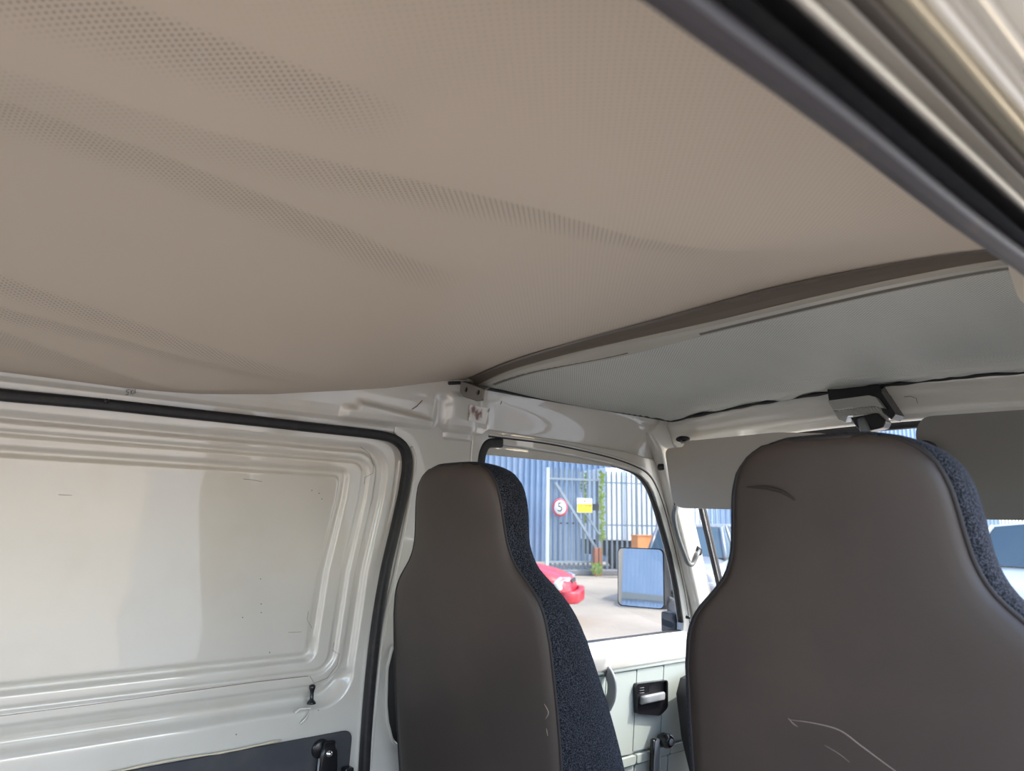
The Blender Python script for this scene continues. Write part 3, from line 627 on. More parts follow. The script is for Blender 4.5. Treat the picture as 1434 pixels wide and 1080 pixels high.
tube('visor_rod', [pk2, pk2+V((-0.004, -0.01, -0.012)), pk2+V((-0.05, -0.016, -0.012))], 0.004, 'alu', vr)

# --- interior lamp with the mirror stem
la = thing('interior_lamp', (0.0, 1.73, 1.64), 'clear ribbed interior lamp on a black base over the windscreen', 'lamp')
Q = lambda px, py, y: onY(px, py, y)
def prism(name, front, back, m, parent, bevel=0.002):
    n = len(front); vs = list(front)+list(back)
    fs = [tuple(range(n)), tuple(range(2*n-1, n-1, -1))]+[(i, (i+1) % n, (i+1) % n+n, i+n) for i in range(n)]
    mm = me(name, vs, fs)
    import bmesh
    bm = bmesh.new(); bm.from_mesh(mm); bmesh.ops.recalc_face_normals(bm, faces=bm.faces); bm.to_mesh(mm); bm.free()
    return obj(name, mm, m, parent, bevel=bevel)
fr_ = [Q(*p, 1.715) for p in [(1158, 545), (1230, 538), (1238, 556), (1222, 560), (1161, 566)]]
prism('lamp_base', fr_, [p+V((0.0, 0.05, 0.0)) for p in fr_], 'blackplastic', la)
fr_ = [Q(*p, 1.705) for p in [(1222, 548), (1233, 548), (1254, 580), (1248, 588), (1236, 578)]]
prism('lamp_side', fr_, [p+V((0.0, 0.05, 0.0)) for p in fr_], 'blackplastic', la)
lt = [Q(*p, 1.69) for p in [(1159, 561), (1216, 553.5), (1226, 556), (1238, 572), (1223, 568.5), (1166, 574)]]
lbk = [Q(*p, 1.735) for p in [(1159, 559), (1216, 552), (1228, 555), (1249, 584), (1240, 590), (1180, 591)]]
lb = [Q(*p, 1.712) for p in [(1166, 574), (1223, 568.5), (1238, 572), (1250, 583), (1240, 589), (1228, 579), (1187, 583), (1184, 592), (1174, 588)]]
prism('lamp_lens', lt, [p+V((0, 0.03, 0)) for p in lt], 'lens', la, 0.0015)
lw = prism('lamp_lens', lb, [p+V((0, 0.03, 0.004)) for p in lb], 'lens', la, 0.0015)
for k in range(16):
    t = k/15; a0 = lerp(V((1168, 574.5)), V((1232, 569.5)), t); a1 = a0+V((8+2*t, 8.0+2*t))
    tube('lens_rib', [Q(a0.x, a0.y, 1.7115), Q(a1.x, a1.y, 1.7115)], 0.0012, 'lens', lw, 5)
fr_ = [Q(*p, 1.70) for p in [(1190, 585), (1228, 578), (1240, 590), (1236, 599), (1215, 604), (1200, 600)]]
prism('stem_socket', fr_, [p+V((0, 0.035, 0)) for p in fr_], 'blackplastic', la, 0.003)
tube('mirror_stem', [Q(1207, 588, 1.705), Q(1212, 604, 1.695), Q(1216, 625, 1.685)], 0.011, 'greyplastic', la, 12)
rm = thing('rear_view_mirror', (0.02, 1.68, 1.49), 'black rear view mirror hidden behind the driver head restraint', 'mirror')
obj('mirror_shell', plate_mesh('mirror_shell', rrect(0.20, 0.055, 0.02, 4), [], lambda a, c, w: V((0.06+a, 1.672+w, 1.545+c)), 0.02), 'blackplastic', rm, bevel=0.005)
obj('mirror_glass', plate_mesh('mirror_glass', rrect(0.19, 0.046, 0.018, 4), [], lambda a, c, w: V((0.06+a, 1.670+w, 1.545+c)), 0.002), 'mirror', rm)

# --- right side: door header over the open sliding door, B-pillar, driver's door
def hx(a, dz): return (CAM.x-a*dz, CAM.z+dz)
YR = lin(-1.2, 1.06, 40)
def rail_strip(name, prof, m, parent, wob=0.0):
    k = len(prof); vs = []; fs = []
    for i, y in enumerate(YR):
        for x, z in prof: vs.append((x, y, z+wob*math.sin(23*y+1.3)))
    for i in range(len(YR)-1):
        for q in range(k): fs.append((i*k+q, i*k+(q+1) % k, (i+1)*k+(q+1) % k, (i+1)*k+q))
    fs += [tuple(range(k)), tuple((len(YR)-1)*k+q for q in range(k))]
    return obj(name, me(name, vs, fs, False), m, parent, bevel=0.002)
hd_ = thing('trim_2', (0.65, 0.0, 1.55), 'door header with black rubber seal above the open right doorway', 'door frame', kind='structure')
rail_strip('header_seal', [hx(.80, .166), hx(.775, .163), hx(.728, .164), hx(.714, .170), hx(.700, .205), hx(.76, .206)], 'greyrubber', hd_, 0.001)
rail_strip('seal_groove', [hx(.72, .200), hx(.655, .204), hx(.635, .194), hx(.616, .186), hx(.604, .186), hx(.60, .215), hx(.70, .215)], 'black', hd_)
rail_strip('header_lip', [hx(.612, .184), hx(.604, .180), hx(.592, .179), hx(.584, .182), hx(.578, .190), hx(.57, .208), hx(.60, .208)], 'white', hd_)
rail_strip('header_ledge', [hx(.583, .200), hx(.565, .199), hx(.538, .198), hx(.53, .22), hx(.57, .22)], 'white', hd_)
rail_strip('outer_rubber', [hx(.541, .187), hx(.525, .184), hx(.503, .186), hx(.495, .21), hx(.53, .21)], 'brownrubber', hd_, 0.0012)
rail_strip('primer_channel', [hx(.507, .193), hx(.464, .193), hx(.46, .215), hx(.50, .215)], 'olive', hd_)
rail_strip('sealer_bead', [hx(.468, .189), hx(.458, .187), hx(.449, .189), hx(.45, .21), hx(.466, .21)], 'cream', hd_, 0.001)
rail_strip('gutter_lip', [hx(.451, .192), hx(.435, .188), hx(.418, .189), hx(.405, .196), hx(.395, .196), hx(.385, .190), hx(.370, .189), hx(.355, .194), hx(.345, .215), hx(.44, .215)], 'white', hd_)
rail_strip('gutter_outer', [hx(.36, .20), hx(.30, .196), hx(.22, .192), hx(.20, .23), hx(.30, .25), hx(.36, .25)], 'white', hd_)
obj('cant_rail', grid_mesh('cant_rail_right', lin(-1.2, 1.79, 60), lin(0, 1, 30), lambda y, t: V((-rail_pt(2.0, t).x+0.012, y, max(1.585, rail_pt(2.0, t).z)+0.0))), 'white', wr)
bpr = [(0.97, 0.56), (1.00, 0.8), (1.035, 1.0), (1.07, 1.2), (1.10, 1.42), (1.12, 1.60), (1.18, 1.60), (1.16, 1.2), (1.13, 0.56)]
obj('door_pillar', plate_mesh('door_pillar', bpr, [], lambda y, z, w: right(y, z, w-0.05), 0.05), 'white', wr, bevel=0.006)
obj('bar_end_bracket', plate_mesh('bar_end_bracket', fillet([(0.498, 1.735), (0.580, 1.735), (0.59, 1.64), (0.56, 1.628), (0.525, 1.628), (0.507, 1.648), (0.500, 1.69)], 0.010, 4), [], lambda x, z, w: V((x, 0.985+w, z)), 0.02), 'white', wr, bevel=0.006)
obj('rear_quarter', grid_mesh('rear_quarter_right', lin(-1.25, -0.42, 8), lin(0.58, 1.60, 8), lambda y, z: right(y, z, -0.012)), 'white', wr, solid=0.01)
d3 = thing('door_3', (0.66, 1.5, 0.6), "white driver door seen behind the driver seat", 'door', kind='structure')
obj('door_frame', plate_mesh('door_frame_right', [(max(y, 1.13), z) for y, z in outer], [[(max(y, 1.19), z) for y, z in hole]], lambda y, z, w: right(y, z, w-0.022), 0.026), 'white', d3, bevel=0.004)
obj('window_pane', plate_mesh('window_pane_right', [(1.07, 1.05), (1.07, 1.575)]+hole[4:15]+[(1.92, 1.08), (1.92, 1.05)], [], lambda y, z, w: right(y, z, w-0.018), 0.003), 'glass', d3)
obj('door_card', plate_mesh('door_card', [(1.08, 0.58), (1.95, 0.58), (1.95, 0.99), (1.08, 0.99)], [], lambda y, z, w: right(y, z, w), 0.012), 'card', d3, bevel=0.005)

# --- dashboard and steering wheel (behind the seats)
da = thing('dashboard', (0, 1.95, 0.9), 'dark dashboard below the windscreen', 'dashboard')
obj('dash_top', sweep_mesh('dash_top', [(-0.62, 1.98, 0.9), (0.62, 1.98, 0.9)], [(-0.17, 0.02), (-0.15, 0.06), (0.0, 0.09), (0.10, 0.10), (0.12, 0.0), (0.10, -0.3), (-0.08, -0.3), (-0.15, -0.1)], (0, 0, 1)), 'dash', da)
sw = thing('steering_wheel', (0.335, 1.62, 0.95), 'black steering wheel in front of the driver seat', 'steering wheel')
ring = [V((0.335+0.18*math.cos(a), 1.62-0.10*math.sin(a)*-1, 0.97+0.15*math.sin(a))) for a in [k*math.pi/16 for k in range(32)]]
obj('rim', sweep_mesh('rim', ring, circle(0.012, 8), (0, -0.8, 0.55), closed=True), 'blackplastic', sw)
for a in (0, 4, 12):
    tube('spoke', [(0.335, 1.645, 0.955), ring[a*2]], 0.010, 'blackplastic', sw)
tube('column', [(0.335, 1.64, 0.955), (0.335, 1.76, 0.86)], 0.025, 'blackplastic', sw)

# ================================================================== seats
WT = [(0.70, 0.235), (0.89, 0.242), (1.05, 0.243), (1.15, 0.237), (1.20, 0.231), (1.238, 0.224), (1.262, 0.213), (1.282, 0.196), (1.302, 0.172), (1.322, 0.153), (1.345, 0.142), (1.372, 0.136), (1.417, 0.130), (1.440, 0.124), (1.458, 0.113), (1.472, 0.096), (1.482, 0.073), (1.488, 0.045)]
DT = [(0.70, 0.20), (0.987, 0.150), (1.09, 0.118), (1.155, 0.096), (1.22, 0.074), (1.275, 0.052), (1.31, 0.044), (1.35, 0.046), (1.395, 0.055), (1.44, 0.058), (1.475, 0.053), (1.488, 0.034)]
def seat(cx, y0, tilt, label):
    t = thing('high_back_seat', (cx, y0+0.25, 0.60), label, 'seat', 'front seats')
    zs = lin(0.72, 1.20, 14)[:-1]+lin(1.20, 1.36, 17)[:-1]+lin(1.36, 1.45, 8)[:-1]+[1.45, 1.458, 1.466, 1.472, 1.478, 1.483, 1.486, 1.488]
    ww_ = [interp(WT, z) for z in zs]
    ww_ = [ww_[0]]+[0.25*ww_[i-1]+0.5*ww_[i]+0.25*ww_[i+1] for i in range(1, len(zs)-1)]+[ww_[-1]]
    def yb(z): return y0-0.18*(z-1.4)
    def pos(x, y, z): return V((cx+x+tilt*(z-1.25), yb(z)+y, z))
    vs = []; fs = []; NB = 17; rows = []
    for z, w in zip(zs, ww_):
        d = interp(DT, z); bl = 0.014*min(1, w/0.12)
        ring_ = []
        for k in range(NB):                          # back, left to right
            a = lerp(-1, 1, k/(NB-1)); ring_.append((a*w, -bl*(1-abs(a)**2.6)))
        ring_ += [(w+0.006, 0.008), (w+0.008, d*0.5), (w+0.004, d*0.9), (w-0.012, d)]
        for k in range(1, 8):
            a = lerp(1, -1, k/8); ring_.append((a*(w-0.012), d+0.012*(1-a*a)-0.012*(abs(a) < 0.6)*min(1, w/0.2)))
        ring_ += [(-w+0.012, d), (-w-0.004, d*0.9), (-w-0.008, d*0.5), (-w-0.006, 0.008)]
        rows.append(len(ring_)); vs += [pos(x, y, z) for x, y in ring_]
    k = rows[0]
    for i in range(len(zs)-1):
        for q in range(k): fs.append((i*k+q, i*k+(q+1) % k, (i+1)*k+(q+1) % k, (i+1)*k+q))
    top = len(zs)-1; fs.append(tuple(top*k+q for q in range(k))); fs.append(tuple(range(k))[::-1])
    obj('backrest_cushion', me('backrest_cushion', vs, fs, True), 'fabric', t)
    # vinyl back shell
    def bk(zi, a):
        z = zs[zi]; w = ww_[zi]*0.985-0.002; bl = 0.014*min(1, w/0.12)
        return pos(a*w, -0.0035-bl*(1-abs(a)**2.6)+0.004*(abs(a) > 0.99), z-0.003*(zi > len(zs)-4))
    N2 = len(zs)-1
    pts = [bk(i, lerp(-1, 1, j/20)) for i in range(N2) for j in range(21)]
    fs = [(i*21+j, i*21+j+1, (i+1)*21+j+1, (i+1)*21+j) for i in range(N2-1) for j in range(20)]
    sh = obj('back_shell', me('back_shell', pts, fs, True), 'vinyl', t, solid=0.003)
    edge = [bk(i, -1) for i in range(N2)]+[bk(N2-1, a) for a in (-0.6, 0, 0.6)]+[bk(i, 1) for i in range(N2-1, -1, -1)]
    obj('piping', sweep_mesh('piping', edge, circle(0.0032, 6), (0, -1, 0)), 'piping', t)
    # cushion and box under it
    obj('seat_cushion', plate_mesh('seat_cushion', rrect(0.45, 0.48, 0.06, 5), [], lambda a, c, w: V((cx+a, y0+0.36+c, 0.70+w)), 0.11), 'fabric', t, bevel=0.03, seg=4)
    obj('seat_box', box_mesh('seat_box', (cx-0.20, y0+0.14, 0.60), (cx+0.20, y0+0.56, 0.70)), 'dash', t, bevel=0.01)
    def on_back(px, py):
        p = onY(px, py, y0-0.019, 0.18); return p
    return t, on_back, sh
sL, obL, shL = seat(-0.342, 0.80, 0.10, 'brown vinyl backed high seat nearer the white sliding door')
sR, obR, shR = seat(0.343, 0.83, 0.02, 'large brown vinyl backed driver seat with a curved scratch')
def scr(pts, r_, m, ob, sh):
    P = spline([ob(*p) for p in pts], 5); n = len(P)
    return tube('scratch_mark', P, r_, m, sh, 5, scale=[0.25+0.75*math.sin(math.pi*(i+0.5)/n) for i in range(n)])
scr([(1104, 1008), (1140, 1013), (1176, 1023), (1205, 1044), (1240, 1070), (1270, 1092)], 0.0009, 'scratch', obR, shR)
scr([(1104, 1006), (1110, 1013), (1117, 1018)], 0.0007, 'scratch', obR, shR)
scr([(1155, 1044), (1175, 1056), (1190, 1068)], 0.0004, 'scratch', obR, shR)
scr([(1045, 682), (1070, 683), (1090, 687), (1103, 693), (1113, 701)], 0.0022, 'scuff', obR, shR)
scr([(762, 986), (768, 998), (764, 1007)], 0.0008, 'scratch', obL, shL)
scr([(765, 1020), (767, 1031)], 0.0006, 'scratch', obL, shL)

# ================================================================== outside
GD = V((-0.917, 0.40, 0)).normalized(); GR = V((-GD.x*0+GD.y, -GD.x, 0))
G0 = onZ(800, 806, 0)
def gp(px, py, dd=0.0): return sight(px, py, GD, G0+GD*dd)
def gl(px, py, dd=0.0):                              # local (along, up) on the gate plane
    p = gp(px, py, dd)-(G0+GD*dd); return p.dot(GR), p.z
def gw(a, z, dd=0.0): return G0+GD*dd+GR*a+V((0, 0, z))
def gbox(name, a0, a1, z0, z1, d0, d1_, m, parent, bevel=0):
    vs = [gw(a, z, d) for d in (d0, d1_) for a in (a0, a1) for z in (z0, z1)]
    return obj(name, me(name, vs, [(0, 1, 3, 2), (4, 6, 7, 5), (0, 4, 5, 1), (2, 3, 7, 6), (0, 2, 6, 4), (1, 5, 7, 3)]), m, parent, bevel=bevel)
def pale_mesh(h, w=0.072):
    # W-section palisade pale with a split pointed head
    sec = [(-w/2, 0.0), (-w/4, -0.02), (0, -0.006), (w/4, -0.02), (w/2, 0.0)]
    vs = []; fs = []
    for z, s in ((0, 1), (h-0.12, 1), (h, 0.35)):
        for a, d in sec: vs.append(GR*(a*s)+GD*d+V((0, 0, z+(0.05 if (s < 1 and abs(a) > w/3) else 0))))
    for i in range(2):
        for q in range(4): fs.append((i*5+q, i*5+q+1, (i+1)*5+q+1, (i+1)*5+q))
    return me('pale', vs, fs)
# palisade gate
zt = gl(766, 655)[1]; gate = thing('palisade_gate', gw(gl(798, 790)[0], 0), 'galvanised palisade gate with a diagonal brace', 'gate')
ga0, ga1 = gl(766, 700)[0], gl(838, 700)[0]
pm = pale_mesh(gl(800, 656)[1]-0.10)
na = 11
for i in range(na):
    a = lerp(ga0+0.12, ga1-0.06, i/(na-1)); o = obj('pale', pm, 'galv', gate); o.matrix_parent_inverse = gate.matrix_world.inverted(); o.location = gw(a, 0.10)
ztop, zbot = gl(800, 671.5)[1], gl(800, 787)[1]
for z in (ztop, zbot):
    gbox('gate_rail', ga0, ga1, z-0.03, z+0.03, -0.07, -0.03, 'galv', gate)
gbox('gate_post', ga0-0.05, ga0+0.04, 0, zt, -0.09, 0.0, 'galvpale', gate)
gbox('gate_post', ga1-0.04, ga1+0.04, 0, gl(838, 672)[1], -0.09, 0.0, 'galv', gate)
b0, b1 = gl(776, 676), gl(838, 776)
def gbar(name, p, q, w, m, parent, d=-0.08):
    return obj(name, sweep_mesh(name, [gw(*p, d), gw(*q, d)], rrect(w, 0.04, 0.005, 1), GD, smooth=False), m, parent)
gbar('brace', b0, b1, 0.075, 'galv', gate, -0.10)
gbar('brace', gl(820, 722), gl(842, 756), 0.05, 'galv', gate, -0.09)
gbox('latch_plate', gl(829, 700)[0], gl(837, 700)[0], gl(830, 715)[1], gl(830, 706)[1], -0.10, -0.06, 'dark', gate)
for px in (788, 796, 803, 811):
    gbox('bolt_head', gl(px-1, 0)[0], gl(px+1, 0)[0], gl(px, 734)[1], gl(px, 732)[1], -0.09, -0.05, 'dark', gate)
# palisade fence to the right
fe = thing('palisade_fence', gw(gl(900, 790)[0], 0), 'galvanised palisade fence right of the gate', 'fence')
fm = pale_mesh(gl(880, 662)[1]-0.08, 0.066)
a = ga1+0.10; fa1 = gl(1450, 700)[0]
while a < fa1:
    o = obj('pale', fm, 'galv', fe); o.matrix_parent_inverse = fe.matrix_world.inverted(); o.location = gw(a, 0.08); a += 0.165
for py in (677, 736):
    z = gl(880, py)[1]; gbox('fence_rail', ga1, fa1, z-0.025, z+0.025, 0.0, 0.04, 'galv', fe)
a = ga0-0.22; fl_ = thing('palisade_fence', gw(ga0-3, 0), 'galvanised palisade fence left of the gate behind the red car', 'fence')
while a > ga0-6:
    o = obj('pale', fm, 'galv', fl_); o.matrix_parent_inverse = fl_.matrix_world.inverted(); o.location = gw(a, 0.08, 2.5); a -= 0.165
# signs
def text_mesh(s, size, name):
    c = bpy.data.curves.new(name, 'FONT'); c.body = s; c.size = size; c.extrude = 0.003; c.align_x = 'CENTER'; c.align_y = 'CENTER'
    o = bpy.data.objects.new(name, c); dg = bpy.context.evaluated_depsgraph_get()
    COL.objects.link(o); dg.update(); m = bpy.data.meshes.new_from_object(o.evaluated_get(dg)); bpy.data.objects.remove(o); return m
def on_sign(mesh, a, z, d):
    for v in mesh.vertices: v.co = gw(a+v.co.x, z+v.co.y, d-v.co.z)
    mesh.update(); return mesh
cx5, cz5 = gl(782, 711); pxw = gl(783, 711)[0]-cx5
ss = thing('speed_sign', gw(cx5, cz5, -0.13), 'round white speed sign with red rim reading 5', 'sign')
def disc(name, r_, th, d, m): return obj(name, lathe_mesh(name, [(0.0001, th), (r_, th), (r_, 0), (0.0001, 0)], 28, lambda x, y, z: gw(cx5+x, cz5+y*1.12, d-z)), m, ss)
disc('sign_rim', 10.3*pxw, 0.01, -0.125, 'signred'); disc('sign_face', 8.2*pxw, 0.004, -0.136, 'signwhite')
obj('numeral', on_sign(text_mesh('5', 17*pxw, 'numeral'), cx5, cz5, -0.143), 'signblack', ss)
cy0 = thing('caution_sign', gw(*gl(816, 718), -0.13), 'yellow and white caution sign hung on the gate', 'sign')
q0, q1 = gl(805.5, 718), gl(827, 698.5)
gbox('sign_board', q0[0], q1[0], q0[1], q1[1], -0.135, -0.12, 'signwhite', cy0, 0.004)
q2 = gl(806, 705.5)
gbox('sign_field', q0[0]+0.01, q1[0]-0.01, q0[1]+0.01, q2[1], -0.139, -0.135, 'signyellow', cy0)
obj('sign_lettering', on_sign(text_mesh('CAUTION', 4.6*pxw, 'sign_lettering'), (q0[0]+q1[0])/2, gl(816, 708.5)[1], -0.141), 'signtext', cy0)
for k, s in ((0, 1.0), (1, 0.8)):
    zz = gl(816, 712.5+2.2*k)[1]; gbox('text_line', q0[0]+0.06, q0[0]+0.06+0.30*s, zz-0.008, zz+0.008, -0.141, -0.139, 'signtext', cy0)
gbox('sign_symbol', (q0[0]+q1[0])/2-0.03, (q0[0]+q1[0])/2+0.03, gl(816, 703.5)[1], gl(816, 701)[1], -0.139, -0.135, 'orange', cy0)
# blue clad building
bl = thing('clad_building', gw(-3, 0, 8), 'blue corrugated metal clad building behind the gate', 'building')
ba0, ba1, bz = -22.0, 26.0, 9.0
prof = []; a = ba0
while a < ba1:
    prof += [(a, 0), (a+0.13, 0), (a+0.16, -0.05), (a+0.22, -0.05)]; a += 0.25
n = len(prof); vs = [gw(a, 0, 8+d) for a, d in prof]+[gw(a, bz, 8+d) for a, d in prof]
cl = obj('corrugated_cladding', me('corrugated_cladding', vs, [(i, i+1, i+1+n, i+n) for i in range(n-1)]), 'cladding', bl)
gbox('roof_flashing', ba0, ba1, bz-0.3, bz+0.3, 7.7, 8.3, 'cladtop', bl)
gbox('back_volume', ba0, ba1, 0, bz-0.2, 8.2, 14, 'cladding', bl)
# lorry
lo = thing('box_lorry', gw(*(gl(880, 790, 2.5)[0], 0), 2.5), 'white box lorry parked behind the fence', 'lorry')
la0, la1 = gl(848, 700, 2.5)[0], gl(990, 700, 2.5)[0]; lz0, lz1 = gl(870, 757, 2.5)[1], gl(870, 656, 2.5)[1]
gbox('cargo_box', la0, la1, lz0, lz1, 2.5, 4.7, 'lorry', lo, 0.03)
gbox('chassis', la0+0.1, la1, 0.45, lz0, 2.7, 4.5, 'dark', lo)
for a in (la0+0.6, la0+1.6, la1-1.0):
    obj('wheel', lathe_mesh('wheel', [(0.0001, 0), (0.25, 0.02), (0.45, 0.0), (0.47, -0.1), (0.45, -0.25), (0.0001, -0.25)], 20, lambda x, y, z, a=a: gw(a+x, 0.47+y, 2.62-z)), 'tyre', lo)
for k in range(3):
    a = lerp(la0, la1, (k+1)/4); gbox('panel_seam', a-0.015, a+0.015, lz0, lz1, 2.485, 2.5, 'galvpale', lo)
gbox('corner_post', gl(877, 700, 2.4)[0], gl(884, 700, 2.4)[0], lz0, lz1, 2.46, 2.5, 'signwhite', lo)
po = thing('green_post', gw(gl(891.5, 700, 1.0)[0], 0, 1.0), 'dark green post behind the palisade fence', 'post')
tube('post_shaft', [gw(gl(891.5, 700, 1)[0], 0, 1.0), gw(gl(891.5, 700, 1)[0], gl(891, 662, 1)[1], 1.0)], 0.045, 'greenpole', po, 10)
obj('post_cap', lathe_mesh('post_cap', [(0.0001, 0.05), (0.05, 0.03), (0.06, 0), (0.0001, 0)], 12, lambda x, y, z: gw(gl(891.5, 700, 1)[0], gl(891, 662, 1)[1], 1.0)+V((x, y, z))), 'greenpole', po)
# orange box on its stand
ob = thing('orange_cabinet', gw(gl(894, 780, -1.0)[0], 0, -1.0), 'orange box standing before the fence above the wing mirror', 'cabinet')
oa0, oa1 = gl(884, 760, -1)[0], gl(905.5, 760, -1)[0]; oz0, oz1 = gl(890, 778, -1)[1], gl(890, 749.5, -1)[1]
gbox('cabinet_body', oa0, oa1, oz0, oz1-0.02, -1.4, -1.0, 'orange', ob, 0.01)
gbox('cabinet_lid', oa0-0.02, oa1+0.02, oz1-0.02, oz1+0.01, -1.42, -0.98, 'orange', ob, 0.006)
gbox('cabinet_stand', oa0+0.05, oa1-0.05, 0, oz0, -1.35, -1.05, 'brick', ob, 0.01)
# bricks by the gate foot, weeds
for k, (px, w) in enumerate(((830, 5), (836, 4))):
    a = gl(px, 770, -0.2)[0]; o = gbox('brick_pier', a, a+w*pxw, 0, gl(px, 767, -0.2)[1], -0.35, -0.2, 'brick', None, 0.01)
    tag(o, 'short red brick pier at the gate foot' if k == 0 else 'narrow red brick pier nearest the gate post', 'pier')
def weed(name, px, py0, py1, n, spread, label, dd, group):
    a, z0 = gl(px, py0, dd)[0], 0.0; z1 = gl(px, py1, dd)[1]; zb = max(0, gl(px, py0, dd)[1]); vs = []; fs = []
    rr = random.Random(px)
    for k in range(n):
        aa = a+rr.uniform(-spread, spread); zz = rr.uniform(zb, z1); dx = rr.uniform(-.09, .09); dz = rr.uniform(.03, .14); dp = rr.uniform(-.05, .05)
        w = rr.uniform(.02, .05); i = len(vs)
        vs += [gw(aa, zz, dd+dp), gw(aa+dx*.5+w, zz+dz*.5, dd+dp-.03), gw(aa+dx, zz+dz, dd+dp-.02), gw(aa+dx*.5-w, zz+dz*.5, dd+dp+.02)]; fs.append((i, i+1, i+2, i+3))
    t = thing(name, gw(a, 0, dd), label, 'plant', group)
    obj('leaves', me('leaves', vs, fs), 'leaf', t)
    tube('stem', [gw(a, 0, dd), gw(a+0.02, (zb+z1)/2, dd), gw(a-0.01, z1, dd)], 0.012, 'leaf', t, 5)
weed('climbing_weed', 843, 760, 662, 120, 0.05, 'tall climbing weed beside the gate post', -0.24, 'weeds at the gate')
weed('leafy_weed', 835, 806, 792, 60, 0.12, 'low leafy weed at the foot of the gate post', -0.62, 'weeds at the gate')
weed('climbing_weed', 818, 735, 662, 90, 0.06, 'sparse weed climbing behind the caution sign', 0.30, 'weeds at the gate')
kb_ = gbox('kerb_stones', gl(700, 800)[0], gl(1010, 800)[0], 0, 0.16, -0.15, 0.35, 'tarmac', None, 0.03)
tag(kb_, 'rough grey kerb along the foot of the fence', 'kerb', kind='structure')

